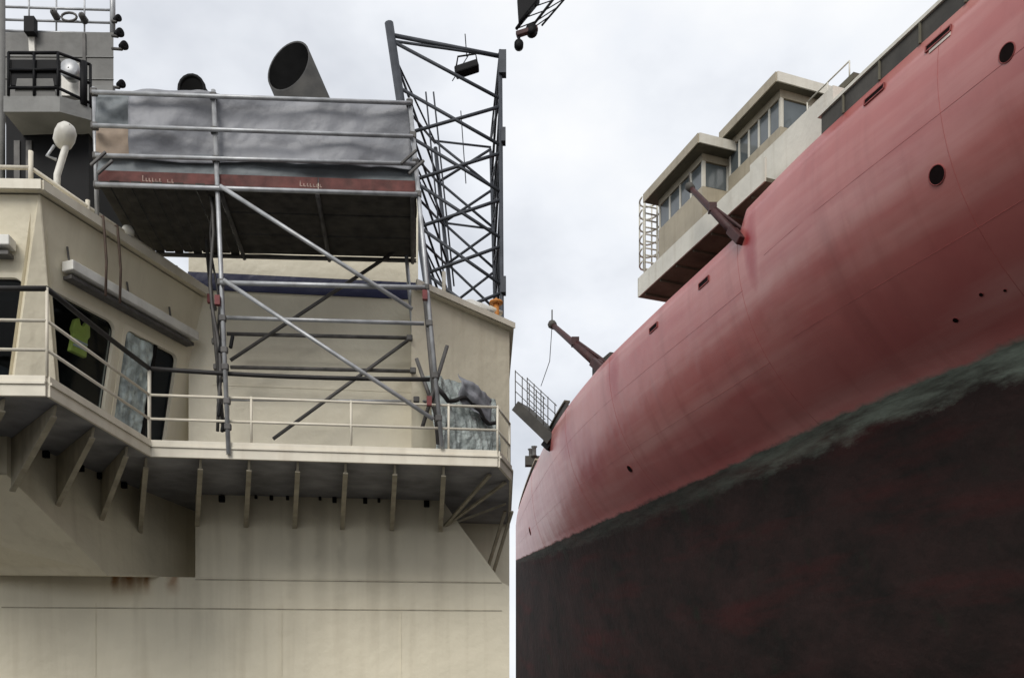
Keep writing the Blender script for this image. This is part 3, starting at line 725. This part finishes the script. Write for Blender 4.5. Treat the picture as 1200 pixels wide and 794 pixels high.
for p in [along(e_l, e_c, .35), e_c, e_m, along(e_m, e_r, .285), along(e_m, e_r, .57), along(e_m, e_r, .855), e_r, e_x, along(e_x, e_b, .5)]:
    thin = p in (e_c,) 
    MB().tube([up(p, ZD1 + .01), up(p, ZD1 + (.96 if (p - e_m).length < .01 or (p - e_c).length < .01 else .63))], .024 if (p - e_m).length < .01 else .017, 8).build('post', 'cream_trim', rail)

# roof railing
rr = thing('roof_railing', r_c + UP * .1, 'cream pipe railing along the bridge roof edge', 'railing')
qa, qb, qc = rl + V((.1, .08, 0)), r_c - cn_ * .06 + V((-.12, .06, 0)), r_e - cn_ * .08
for z in (.30,):
    MB().tube([up(qa, ZR + z), up(qb, ZR + z)], .026, 8).build('rail', 'cream_trim', rr)
MB().tube([up(qb, ZR + .30), up(along(qb, qc, .5), ZR + .22), up(qc, ZR + .14)], .026, 8).build('rail', 'cream_trim', rr)
for t, h in ((0, .50), (.28, .34), (.8, .2), (1.0, .2)):
    p = along(qb, qc, t); MB().tube([up(p, ZR + .08), up(p, ZR + h)], .03 if t < .3 else .02, 8).build('post', 'cream_trim', rr)
p = along(qa, qb, .3); MB().tube([up(p, ZR + .08), up(p, ZR + .32)], .028, 8).build('post', 'cream_trim', rr)
# deck lamp on the roof edge
lp = along(qb, qc, .5); dl = thing('deck_lamp', up(lp, ZR + .09), 'small white domed deck lamp on the bridge roof edge', 'lamp')
MB().lathe(up(lp, ZR + .09), UP, [(0, .01), (0, .06), (.10, .06), (.11, .04)], 14).build('base', 'galv', dl)
MB().lathe(up(lp, ZR + .19), UP, [(0, .05), (.03, .085), (.09, .085), (.13, .06), (.15, .01)], 14).build('dome', 'lamp_white', dl)
# two cables hanging over the roof edge
for px, bot in ((117, 345), (133, 353)):
    t0 = uvw(px, 250 + (px - 117), pc, cd, cn_)[0]; q = r_c + cd * t0 + cn_ * .05
    z1 = hit(px, bot, q, cn_).z
    MB().tube([up(q - cn_ * .3, ZR + .12), up(q, ZR + .115), up(q + cn_ * .02, ZR - .1), up(q + cn_ * .04 + cd * .015, (ZR + z1) / 2), up(q + cn_ * .04, z1)], .017, 6).build(
        'hanging_cable', 'brown_cable', label='brown cable hanging over the roof edge, the one ' + ('closer to the bridge corner' if px < 120 else 'closer to the scaffold'), cat='cable', group='cables hanging over the bridge roof')

# high-visibility vest behind the glass, window reflection painted on a crumpled sheet
vu, vv_ = uvw(106, 392, pc, cd, cn_)
vest = thing('safety_vest', PC(vu, vv_ + .3, .28), 'bright yellow green safety vest hanging behind the bridge window', 'vest')
out2 = [(-.10, -.16), (-.05, -.19), (-.02, -.12), (.02, -.12), (.05, -.19), (.10, -.16), (.12, -.04), (.095, 0), (.11, .2), (-.11, .2), (-.095, 0), (-.12, -.04)]
MB().solid([PC(vu + x * 1.25, vv_ + y * 1.15, .16) for x, y in out2], -cn_ * .07).build('body', 'hivis', vest, bevel=.015)
for y in (.06, .13): MB().solid([PC(vu - .115, vv_ + y, .152), PC(vu + .115, vv_ + y, .152), PC(vu + .115, vv_ + y + .025, .152), PC(vu - .115, vv_ + y + .025, .152)], -cn_ * .004).build('stripe', 'reflective', vest)
MB().tube([PC(vu, vv_ - .14, .25), PC(vu, vv_ - .3, .25)], .008, 6).build('hanger', 'black', vest)

def sheet(P, nu, nv, amp, seed, name, mat, parent=None, fr=3.0, fv=None, hi=.35, **kw):
    """crumpled cloth: P(a,b) gives a point and its offset direction; fr, fv folds across and down"""
    vs_ = []; fv = fr if fv is None else fv
    for j in range(nv + 1):
        for i in range(nu + 1):
            a, b = i / nu, j / nv; p, o_ = P(a, b)
            n_ = noise.noise(V((a * fr + b * .8 + seed, b * fv, seed))) + hi * noise.noise(V((a * fr * 2.7 - b, b * fv * 2.2 + seed, 1.7 * seed))) - hi * .8 * abs(noise.noise(V((a * fr * 3.6 + b * 2, b * fv * 2 + seed, 3.1))))
            vs_.append(p + o_ * amp * n_)
    fs_ = [[j * (nu + 1) + i, j * (nu + 1) + i + 1, (j + 1) * (nu + 1) + i + 1, (j + 1) * (nu + 1) + i] for j in range(nv) for i in range(nu)]
    o = MB().add(vs_, fs_, True).build(name, mat, parent, **kw)
    sm = o.modifiers.new('thick', 'SOLIDIFY'); sm.thickness = .004; sm.offset = 0
    return o
u0_, u1_ = H2[0] + .03, uE - .03  # reflection in the pane, put into the colour and folds of a sheet
sheet(lambda a, b: (PC(u0_ + (u1_ - u0_) * a, H2[2] + .02 + (H2[3] - H2[2] - .03) * b, .018), cn_), 30, 60, .022, 4.2, 'reflection_sheet', 'reflection_sheet', None, 3.0, 7.0, .8,
      label='pale reflection in the narrow bridge window, built as a crumpled sheet', cat='reflection sheet')
# foil-like wrapping on the right-hand block
def fold(a, b):
    p = shift(k0, 0) + (k1 - k0) * (.08 + .68 * a); z = 5.35 - .25 * abs(a - .45) - (5.35 - ZD1 - .03) * b
    return V((p.x, p.y, z)) + kn * (.10 + .28 * min(1, b * 2.2) * (1 - .25 * b)), kn
sheet(fold, 60, 40, .11, 8.3, 'wrapping_sheet', 'foil', None, 6.0, 2.2, .7, label='crumpled grey green sheeting wrapped around the end block window', cat='sheeting')
sheet(lambda a, b: (shift(k0, 0) + (k1 - k0) * (.28 + .36 * a) + kn * (.42 - .06 * a) + UP * (5.3 - .2 * a - .42 * b), kn), 20, 12, .10, 5.1, 'loose_flap', 'tarp', None, 3.0,
      label='loose pale sheet flap over the wrapped end block window', cat='sheeting')
ropes = [shift(k0, 0) + (k1 - k0) * (.08 + .58 * k / 10) + kn * (.38 + .03 * math.sin(k * 2)) + UP * (4.98 - .1 * math.sin(k * .9) - .02 * k) for k in range(11)]
MB().tube(ropes, .035, 6).build('lashing', 'cable', label='black lashing rope across the wrapped end block window', cat='rope')

# bits on the right block roof
wr = thing('roof_stanchion', k0 + kd * .55, 'cream stanchion standing on the end block roof', 'stanchion')
q = along(k0, k1, .36) - kn * .12
MB().tube([up(q, ZR + .09), up(q, ZR + .55)], .03, 8).build('post', 'cream_trim', wr)
MB().lathe(up(q, ZR + .085), UP, [(0, .01), (0, .07), (.03, .07), (.04, .03)], 12).build('base_plate', 'cream_trim', wr)
q = along(k0, k1, .9) - kn * .1
vb = thing('roof_valve', up(q, ZR + .09), 'orange and cream pipe valve on the end block roof', 'valve')
MB().tube([up(q, ZR + .09), up(q, ZR + .42)], .05, 10).build('pipe', 'orange', vb)
MB().tube([up(q, ZR + .3) - kd * .16, up(q, ZR + .3) + kd * .12], .04, 10).build('branch', 'cream_trim', vb)
MB().lathe(up(q, ZR + .42), UP, [(0, .01), (0, .11), (.03, .11), (.035, .02), (.09, .02)], 14).build('hand_wheel', 'orange', vb)
q = along(k0, k1, .66) - kn * .18
def lump(a, b):
    th_, ph = a * 2 * math.pi, b * math.pi / 2
    r_ = .30 * math.sin(ph) + .02
    d_ = V((math.cos(th_) * r_ * 1.2, math.sin(th_) * r_ * .7, .2 * math.cos(ph)))
    return up(q, ZR + .10) + d_, d_.normalized()
sheet(lump, 24, 10, .035, 2.2, 'cloth_bundle', 'lamp_white', None, 3.0, label='bundled white cloth lying on the end block roof', cat='cloth bundle')

# ------------------------------------------------------------------ SCAFFOLD
BS = 12.53                                   # front plane, hung just outside the walkway edge
BR = 14.2                                    # rear standards close to the casing
sca = thing('scaffold', L(268, 530, BS), 'tube scaffold tower with sheeted working platform against the beige casing', 'scaffold')
def tube(px0, py0, px1, py1, b0, b1=None, r=.027, mat='galv', nm='ledger', parent=None):
    b1 = b0 if b1 is None else b1
    return MB().tube([L(px0, py0, b0), L(px1, py1, b1)], r, 10).build(nm, mat, parent or sca)
def clamp(px, py, b, mat='dark_tube'):
    p = L(px, py, b); MB().bar(p - LA * .045, p + LA * .045, .075, .085).build('coupler', mat, sca, bevel=.015)
MB().tube([L(110, 103, BS + .28), V((*L(114, 236, BS + .28).xy, ZR + .09))], .028, 10).build('standard', 'galv', sca); tube(250, 106, 268, 532, BS, r=.031, nm='standard'); tube(480, 116, 518, 524, BS, r=.030, nm='standard')
tube(471, 240, 491, 470, BR, nm='standard', r=.03); tube(238, 240, 262, 505, BR - .35, nm='standard', mat='dark_tube', r=.028)
tube(497, 335, 514, 520, BS + .25, nm='standard', mat='dark_tube', r=.034)
tube(108, 108, 482, 121, BS - .06); tube(109, 147, 484, 160, BS - .06); tube(112, 182, 487, 192, BS - .06)
tube(112, 216, 489, 228, BS - .05, r=.028, nm='platform_beam')
tube(258, 331, 498, 337, BS - .06, r=.030)
tube(264, 372, 497, 379, BS + .5); tube(266, 391, 487, 396, BR, mat='dark_tube'); tube(270, 430, 489, 435, BR, mat='dark_tube'); tube(264, 468, 500, 470, BR, r=.02, mat='galv')
for a in ((258, 218, 483, 362), (262, 328, 508, 491)): tube(*a, BS - .12, nm='diagonal_brace', r=.027)
for a in ((470, 290, 270, 422), (487, 392, 320, 514)): tube(*a, BR - .07, nm='diagonal_brace', mat='dark_tube', r=.026)
tube(488, 420, 516, 500, BS + .3, nm='diagonal_brace', mat='dark_tube'); tube(524, 405, 495, 500, BS + .2, nm='diagonal_brace', mat='dark_tube')
for px, py in ((110, 108), (111, 148), (113, 183), (114, 217), (250, 113), (251, 153), (253, 187), (255, 222), (259, 331), (261, 373), (263, 410), (264, 430), (266, 470), (267, 500),
               (480, 121), (484, 159), (487, 191), (490, 228), (499, 337), (503, 379), (510, 440), (514, 490)): clamp(px, py, BS)
for px, py in ((250, 360), (252, 400), (254, 430), (258, 468), (260, 492), (480, 396), (484, 434), (488, 468)): clamp(px, py, BR - .2)
for px, py in ((114, 186), (122, 196), (478, 184), (487, 196)):
    MB().bar(L(px - 8, py + 8, BS - .12), L(px + 10, py - 8, BS - .12), .035, .035).build('coupler', 'dark_tube', sca, bevel=.01)
for px, py, b in ((255, 352, BS - .05), (246, 350, BR - .4), (498, 346, BS - .05), (503, 470, BS - .06)):
    p = L(px, py, b); MB().bar(p - UP * .06, p + UP * .06, .066, .066, LB).build('tape', 'red_tape', sca)
# cables bundled on the standard
for k in range(3):
    pts = [L(244 + 3 * k + 4 * math.sin(i * 1.1 + k * 2) + i * 1.5, 215 + i * 29, BS + .18 + .04 * k) for i in range(11)]
    MB().tube(pts, .016 + .006 * (k == 0), 6).build('cable', 'cable' if k else 'dark_tube', sca)
for px, py in ((257, 405), (270, 400), (262, 440), (256, 480), (260, 498)):
    p = L(px, py, BS + .1); MB().bar(p - UP * .09, p + UP * .08 + LA * .03, .045, .05, LB).build('shackle', 'black', sca, bevel=.015)
# platform planks, seen from below: across the platform at the left bay, along it at the right bay
pz = lambda px: L(px, 216 + (px - 112) * .0318, BS)
nL = 11
for i in range(nL):
    a, b_ = pz(115 + 138 * i / nL), pz(115 + 138 * (i + 1) / nL); d = b_ - a
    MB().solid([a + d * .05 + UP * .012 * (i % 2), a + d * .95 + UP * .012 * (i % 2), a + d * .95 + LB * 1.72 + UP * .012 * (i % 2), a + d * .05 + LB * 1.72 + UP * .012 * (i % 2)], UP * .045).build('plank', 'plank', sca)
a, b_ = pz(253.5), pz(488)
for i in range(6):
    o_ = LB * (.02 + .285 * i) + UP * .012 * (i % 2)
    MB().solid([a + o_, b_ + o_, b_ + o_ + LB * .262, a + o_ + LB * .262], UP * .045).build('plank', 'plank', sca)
for t in (.02, .5, .98):
    p = a + (b_ - a) * t - UP * .045; MB().tube([p, p + LB * 1.75], .03, 8).build('transom', 'dark_tube', sca)
MB().tube([a + LB * 1.7 - UP * .04, b_ + LB * 1.7 - UP * .04], .032, 8).build('ledger', 'dark_tube', sca)
MB().tube([pz(115) + LB * 1.7 - UP * .04, pz(253) + LB * 1.7 - UP * .04], .032, 8).build('ledger', 'dark_tube', sca)
# toe boards with worn stencilled marks
for (x0, x1) in ((114, 252), (256, 372), (373, 488)):
    p, q = pz(x0) + UP * .03 + LB * .03, pz(x1) + UP * .03 + LB * .03
    tb = MB().solid([p, q, q + UP * .17, p + UP * .17], LB * .035).build('toe_board', 'toe_board', sca)
    if x0 in (114, 256):
        c = 166 if x0 == 114 else 351; c = pz(c) + UP * .075 + LB * .026
        rg = random.Random(x0); x = 0
        for k in range(8 if x0 == 114 else 7):
            ww = rg.uniform(.025, .045); hh = .075 if k == 0 else rg.uniform(.035, .05)
            if x0 == 114 and k == 6: x += .06
            MB().solid([c + LA * x, c + LA * (x + .012), c + LA * (x + .012) + UP * hh, c + LA * x + UP * hh], LB * .003).build('worn_mark', 'stencil', tb)
            MB().solid([c + LA * (x + .012), c + LA * (x + ww), c + LA * (x + ww) + UP * .012, c + LA * (x + .012) + UP * .012], LB * .003).build('worn_mark', 'stencil', tb)
            x += ww + .012
# sheeting behind the guard rails
def tp(x0, x1, t0, t1, b0, b1, dep, sag=0):
    def P(a, b):
        px = x0 + (x1 - x0) * a; sg = sag * math.sin(math.pi * ((a * 2.2) % 1)) * b
        return L(px, (t0 + (t1 - t0) * a) * (1 - b) + (b0 + (b1 - b0) * a) * b + sg, dep + .05 * b), LB
    return P
sheet(tp(151, 482, 106, 121, 184, 196, BS + .06, 3), 90, 26, .10, 1.3, 'tarpaulin', 'tarp', sca, 5.0, 1.6, .3)
sheet(tp(114, 487, 180, 190, 207, 219, BS + .16), 90, 10, .06, 6.1, 'tarpaulin', 'tarp_dark', sca, 4.0, 1.2, .3)
sheet(tp(112, 153, 111, 111, 149, 150, BS + .12), 14, 12, .05, 9.1, 'tarpaulin', 'tarp_dark', sca, 2.0)
sheet(tp(113, 172, 147, 149, 184, 185, BS + .10), 14, 10, .04, 3.1, 'tan_sheet', 'tan_board', sca, 2.0)
sheet(lambda a, b: (along(L(482, 121, BS + .08), L(487, 217, BS + .08), b) + LB * 1.6 * a, LA), 12, 14, .04, 5.5, 'tarpaulin', 'tarp_dark', sca, 2.0)

# ------------------------------------------------------------------ FUNNELS behind the platform
fu = thing('exhaust_pipe', at(380, 300, 18.5), 'large leaning black exhaust pipe with oblique open end', 'exhaust pipe')
Yf = 17.5
ctr = at(338, 77, Yf); ax = V((-.40, .02, .92)).normalized(); ax0 = ctr - ax * 1.9
ra_ = .47; n_ = 36
e1 = ax.cross(V((0, 1, 0))).normalized(); e2 = ax.cross(e1).normalized()
cutn = V((-.42, -.80, .42)).normalized()
def on_cut(r_, th_, back=0):
    p = ax0 + (e1 * math.cos(th_) + e2 * math.sin(th_)) * r_; t = (ctr - p).dot(cutn) / ax.dot(cutn); return p + ax * (t - back)
vs_, fs_ = [], []
for k in range(n_):
    th_ = 2 * math.pi * k / n_; o_ = e1 * math.cos(th_) + e2 * math.sin(th_)
    vs_ += [ax0 - ax * 1.2 + o_ * ra_, on_cut(ra_, th_), on_cut(ra_ - .03, th_)]
for k in range(n_):
    j = (k + 1) % n_
    fs_ += [[3 * k, 3 * j, 3 * j + 1, 3 * k + 1], [3 * k + 1, 3 * j + 1, 3 * j + 2, 3 * k + 2]]
MB().add(vs_, fs_, True).build('pipe', 'funnel_steel', fu)
vs_ = []
for k in range(n_):
    th_ = 2 * math.pi * k / n_; vs_ += [on_cut(ra_ - .03, th_), ax0 - ax * .8 + (e1 * math.cos(th_) + e2 * math.sin(th_)) * (ra_ - .03)]
MB().add(vs_, [[2 * k, 2 * k + 1, (2 * k + 3) % (2 * n_), (2 * k + 2) % (2 * n_)] for k in range(n_)] + [[2 * k + 1 for k in range(n_)]], True).build('lining', 'soot', fu)
fu2 = thing('exhaust_pipe', at(235, 200, 17.2), 'small black exhaust elbow just showing above the sheeted platform', 'exhaust pipe')
c = at(236, 124, 17.2)
pts = [c - UP * 1.4 + LA * .0, c - UP * .5] + [c + V((-.0, -.0, 0)) + V((.0, -.35 * (1 - math.cos(R(a))), .02 + .12 * math.sin(R(a)))) for a in (0, 30, 60, 90)]
MB().tube([c - UP * 1.6, c - UP * .5, c - UP * .1, c + V((-.02, -.12, .06)), c + V((-.04, -.4, .04))], .225, 18).build('pipe', 'soot', fu2)
MB().lathe(c + V((-.04, -.36, .04)), V((-.05, -1, -.1)), [(0, .22), (0, .255), (.06, .255), (.06, .21), (-.1, .2)], 18).build('flange', 'black', fu2)
MB().solid([at(155, 108, 14.4), at(200, 112, 14.4), at(200, 135, 14.4), at(155, 135, 14.4)], V((0, 1.2, 0))).build('vent_box', 'ship_dark', label='dark flat vent cover behind the sheeted scaffold platform', cat='vent')

# ------------------------------------------------------------------ MAST HOUSE on the bridge roof
mh = thing('mast_house', at(60, 215, 13.6), 'grey mast house with dark lower cabin and railed balcony on bridge roof', 'mast house')
def fbox(x0, x1, y0, y1, Y, dep, zb=None):
    a, b_, c_, d_ = at(x0, y1, Y), at(x1, y1, Y), at(x1, y0, Y), at(x0, y0, Y)
    if zb is not None: a.z = b_.z = zb
    return MB().solid([a, b_, c_, d_], V((0, dep, 0)))
fbox(7, 104, 133, 215, 13.0, 2.4, ZR + .092).build('cabin', 'black', mh)
for px in (20, 34): MB().bar(at(px, 165, 12.99), V((*at(px, 215, 12.99).xy, ZR + .1)), .08, .02, V((0, 1, 0))).build('rib', 'dark_tube', mh)
bal = MB().solid([at(4, 131, 12.5), at(70, 131, 12.5), at(107, 141, 12.75), at(107, 141, 12.75) + V((0, 1.5, 0)), at(4, 131, 12.5) + V((0, 1.8, 0))], UP * .21).build('balcony', 'mast_light', mh)
tw = MB().solid([at(4, 128, 14.9), at(133, 128, 14.9), at(133, 38, 14.9), at(4, 38, 14.9)], V((-.7, 1.6, 0))).build('tower_block', 'mast_grey', mh)
for py in (66, 92): MB().bar(at(4, py, 14.895), at(133, py + 1, 14.895), .02, .015).build('weld_seam', 'mast_light', tw)
MB().bar(at(99, 40, 14.9), at(100, 130, 14.9), .05, .05).build('pipe', 'dark_tube', tw)
MB().bar(at(37, 42, 14.88), at(38, 62, 14.88), .09, .04, V((0, 1, 0))).build('pale_panel', 'lamp_white', tw)
fbox(12, 70, 70, 100, 12.52, .03).build('dodger', 'black', mh)
MB().solid([at(20, 92, 12.515), at(62, 92, 12.515), at(66, 116, 12.515), at(16, 116, 12.515)], V((0, .02, 0))).build('dodger_panel', 'mast_grey', mh)
# balcony railing
P_ = [(10, 62, 12.5), (68, 62, 12.5), (106, 76, 12.75)]
for k, dy in enumerate((0, 20, 41)):
    for i in range(2):
        a, b_ = P_[i], P_[i + 1]
        MB().tube([at(a[0], a[1] + dy, a[2]), at(b_[0], b_[1] + dy * (1 if i == 0 else 1.1), b_[2])], .02, 8).build('balcony_rail', 'black', mh)
for x, y, Y in ((10, 62, 12.5), (40, 62, 12.5), (68, 62, 12.5), (98, 73, 12.7), (106, 76, 12.75)):
    q = at(x, y, Y); MB().tube([q, V((q.x, q.y, at(60, 118, 12.6).z))], 0.02 if x != 98 else .05, 8).build('balcony_post', 'black', mh)
fbox(72, 92, 74, 112, 13.4, .1).build('pale_panel', 'lamp_white', mh)
MB().lathe(at(82, 82, 13.2), V((0, -1, 0)), [(-.1, .01), (-.1, .12), (.02, .14), (.05, .12), (.05, .01)], 14).build('horn', 'galv', mh)
fbox(70, 132, 100, 128, 14.7, .1).build('pale_panel', 'mast_light', mh)
# top railing and aerials
for px in (1, 132): 
    MB().tube([at(px, 40, 14.95), at(px, -30, 14.95)], .045, 8).build('top_post', 'galv', mh)
for px in (34, 66, 99): MB().tube([at(px, 40, 14.95), at(px, -30, 14.95)], .015, 6).build('top_post', 'galv', mh)
for py in (8, 23, 36): MB().tube([at(1, py, 14.95), at(132, py + 4, 14.95)], .018, 6).build('top_rail', 'galv', mh)
MB().bar(at(36, 22, 14.8), at(36, 40, 14.8), .16, .12).build('lamp_box', 'black', mh)
for px, py in ((65, 18), (98, 22)): MB().lathe(at(px, py, 14.9), V((0, -1, 0)), [(-.05, .01), (-.05, .06), (.08, .05), (.1, .01)], 10).build('nav_lamp', 'dark_tube', mh)
MB().tube([at(81 + 9 * math.cos(R(a)), 20 + 5 * math.sin(R(a)), 14.9) for a in range(0, 361, 30)], .018, 6).build('loop_aerial', 'dark_tube', mh)
for px, py, r_, wh in ((137, 22, .05, 'topmost'), (139, 39, .065, 'second from the top'), (144, 54, .065, 'third from the top'), (141, 99, .06, 'lowest, just above the scaffold sheeting')):
    q = at(px, py, 14.9); o = thing('floodlight', q - UP * .1, 'small dark floodlight on the mast house edge, ' + wh, 'floodlight', 'floodlights on the mast house edge')
    MB().lathe(q, V((.8, -.5, -.15)), [(-.06, .01), (-.06, r_ * .6), (.03, r_), (.06, r_), (.045, .01)], 14).build('head', 'black', o)
    MB().tube([at(131, py + 3, 14.9), at(px - 1, py + 4, 14.9), q - UP * .02], .022, 6).build('arm', 'dark_tube', o)
# left mast pipe going up out of the frame
MB().tube([V((*at(2, 215, 13.5).xy, ZR + .09)), at(2, -40, 13.5)], .05, 8).build('mast_pipe', 'mast_grey', mh)

# searchlight
q = at(79, 160, 12.1); b0_ = V((at(66, 205, 12.1).x, 12.1, ZR + .09))
sl_ = thing('searchlight', b0_, 'white searchlight on a bent white pedestal on the bridge roof', 'searchlight')
MB().tube([b0_, at(67, 205, 12.1), at(76, 176, 12.1), at(79, 165, 12.1)], .042, 12).build('pedestal', 'lamp_white', sl_)
MB().lathe(q + V((-.09, .04, -.06)), V((.5, -.45, .42)), [(-.06, .01), (-.05, .07), (0, .115), (.10, .13), (.19, .12), (.25, .08), (.27, .01)], 20).build('head', 'lamp_white', sl_)
MB().tube([q + V((-.17, 0, -.12)), q + V((-.24, -.05, -.28)), q + V((-.14, 0, -.30))], .02, 6).build('yoke', 'galv', sl_)
MB().lathe(b0_, UP, [(0, .01), (0, .13), (.03, .13), (.05, .06)], 16).build('base', 'lamp_white', sl_)

# ------------------------------------------------------------------ LATTICE TOWER behind
lt = thing('lattice_tower', at(560, 850, 22) - UP * EYE, 'dark steel lattice tower standing behind the beige ship', 'lattice tower')
Y1, Y2 = 20.6, 23.4
def leg(px0, px1, Y): 
    a, b_ = at(px0, 35, Y), at(px1, 345, Y); d = (b_ - a) / (a.z - b_.z)
    return lambda z: a + d * (a.z - z)
zt_, zb_ = at(457, 33, Y1).z, -EYE
FL, FR_, BL_, BR_ = leg(457, 503, Y1), leg(590, 597, Y1), leg(496, 528, Y2), leg(604, 607, Y2)
FR_ = leg(586, 588, Y1)
MB().tube([FL(zt_ + .1), FL(zb_)], .10, 10).build('leg', 'tower_steel', lt)
MB().tube([FR_(zt_ - .55), FR_(zb_)], .045, 10).build('leg', 'tower_steel', lt)
for f_ in (BL_,): MB().tube([f_(zt_ - .9), f_(zb_)], .05, 8).build('leg', 'tower_steel', lt)
f_ = leg(572, 580, Y2); BR_ = f_; MB().tube([f_(zt_ - 1.0), f_(zb_)], .05, 8).build('leg', 'tower_steel', lt)
zs = [zt_ - .28 - i * 1.02 for i in range(8)]
faces = ((FL, FR_, .036), (FR_, BR_, .03), (BL_, BR_, .032), (FL, BL_, .03))
for fi, (A_, B_, r_) in enumerate(faces):
    for i in range(len(zs) - 1):
        z0, z1 = zs[i], zs[i + 1]
        off = (0, .2, .45, .3)[fi]
        a0, a1 = z0 - off, z1 - off; tiltd = -.42 if fi == 0 else -.2
        MB().tube([A_(a0), B_(a1 + tiltd * .6)], r_, 6).build('brace', 'tower_steel', lt)
        if not (fi == 0 and i == 0): MB().tube([A_(a1), B_(a0 + tiltd)], r_, 6).build('brace', 'tower_steel', lt)
        if i % 2 == 0 and not (fi == 0 and i > 0): MB().tube([A_(a0), B_(a0 + tiltd * .8)], r_ * .8, 6).build('horizontal', 'tower_steel', lt)
MB().tube([FL(zt_ - .15), FR_(zt_ - .62)], .045, 8).build('horizontal', 'tower_steel', lt)
for px, py, s_ in ((589, 75, 1.0), (590, 160, .6), (590, 335, .7)):
    p = at(px, py, Y1); MB().bar(p - UP * .25 * s_, p + UP * .25 * s_, .16 * s_, .2).build('gusset_plate', 'tower_steel', lt)
for x0, x1 in ((499, 521), (508, 532)): MB().tube([at(x0, 108, 22), at(x1, 335, 22)], .022, 6).build('hoist_rope', 'tower_steel', lt)
for x0, y0, x1, y1 in ((540, 130, 546, 215), (552, 60, 530, 95)): MB().tube([at(x0, y0, 22), at(x1, y1, 22)], .012, 5).build('hoist_rope', 'tower_steel', lt)
wk = thing('work_light', at(548, 85, 21.5), 'dark work light box hung near the top of the lattice tower', 'work light')
q = at(547, 82, 21.2)
MB().bar(q - V((.26, 0, .07)), q + V((.26, 0, .1)), .25, .17).build('housing', 'black', wk, bevel=.03)
MB().tube([q + V((-.25, 0, 0)), q + V((-.2, 0, .3)), q + V((.2, 0, .36)), q + V((.25, 0, .1))], .02, 6).build('bail', 'black', wk)
MB().tube([q + V((0, 0, .3)), at(545, 40, 21.2)], .012, 5).build('cord', 'black', wk)

# ------------------------------------------------------------------ crane jib tip above
cj = thing('crane_jib', at(640, -120, 30), 'dark crane jib tip and sheave high up against the clouds', 'crane jib')
Yj = 30
tips = [(605, 34), (619, 37), (635, 30)]; tops = [(661, -42), (676, -36), (690, -34)]
for (x0, y0), (x1, y1), r_ in zip(tips, tops, (.05, .04, .03)):
    MB().tube([at(x0, y0, Yj), at(x1, y1, Yj + .2)], r_, 6).build('chord', 'black', cj)
for i in range(6):
    t0, t1 = i / 6, (i + 1) / 6
    for k in (0, 1):
        A_, B_ = (V(tips[k]), V(tops[k])), (V(tips[k + 1]), V(tops[k + 1]))
        p, q = A_[0] + (A_[1] - A_[0]) * t0, B_[0] + (B_[1] - B_[0]) * t1
        MB().tube([at(p.x, p.y, Yj + .2 * t0), at(q.x, q.y, Yj + .2 * t1)], .018, 5).build('lacing', 'black', cj)
MB().solid([at(606, -6, Yj - .1), at(628, -22, Yj - .1), at(633, -4, Yj - .1), at(608, 26, Yj - .1)], V((0, .3, 0))).build('head_plate', 'black', cj, bevel=.03)
MB().lathe(at(623, 36, Yj), V((.2, 1, 0)), [(-.1, .01), (-.1, .18), (0, .14), (.1, .18), (.1, .01)], 14).build('sheave', 'black', cj)
MB().bar(at(605, 41, Yj), at(630, 33, Yj), .16, .16).build('sheave_block', 'davit_red', cj, bevel=.03)
MB().tube([at(608, 41, Yj), at(608, 53, Yj)], .05, 6).build('link', 'black', cj)
MB().lathe(at(608, 53, Yj), V((0, 1, .2)), [(-.08, .01), (-.08, .15), (.08, .15), (.08, .01)], 12).build('sheave', 'black', cj)
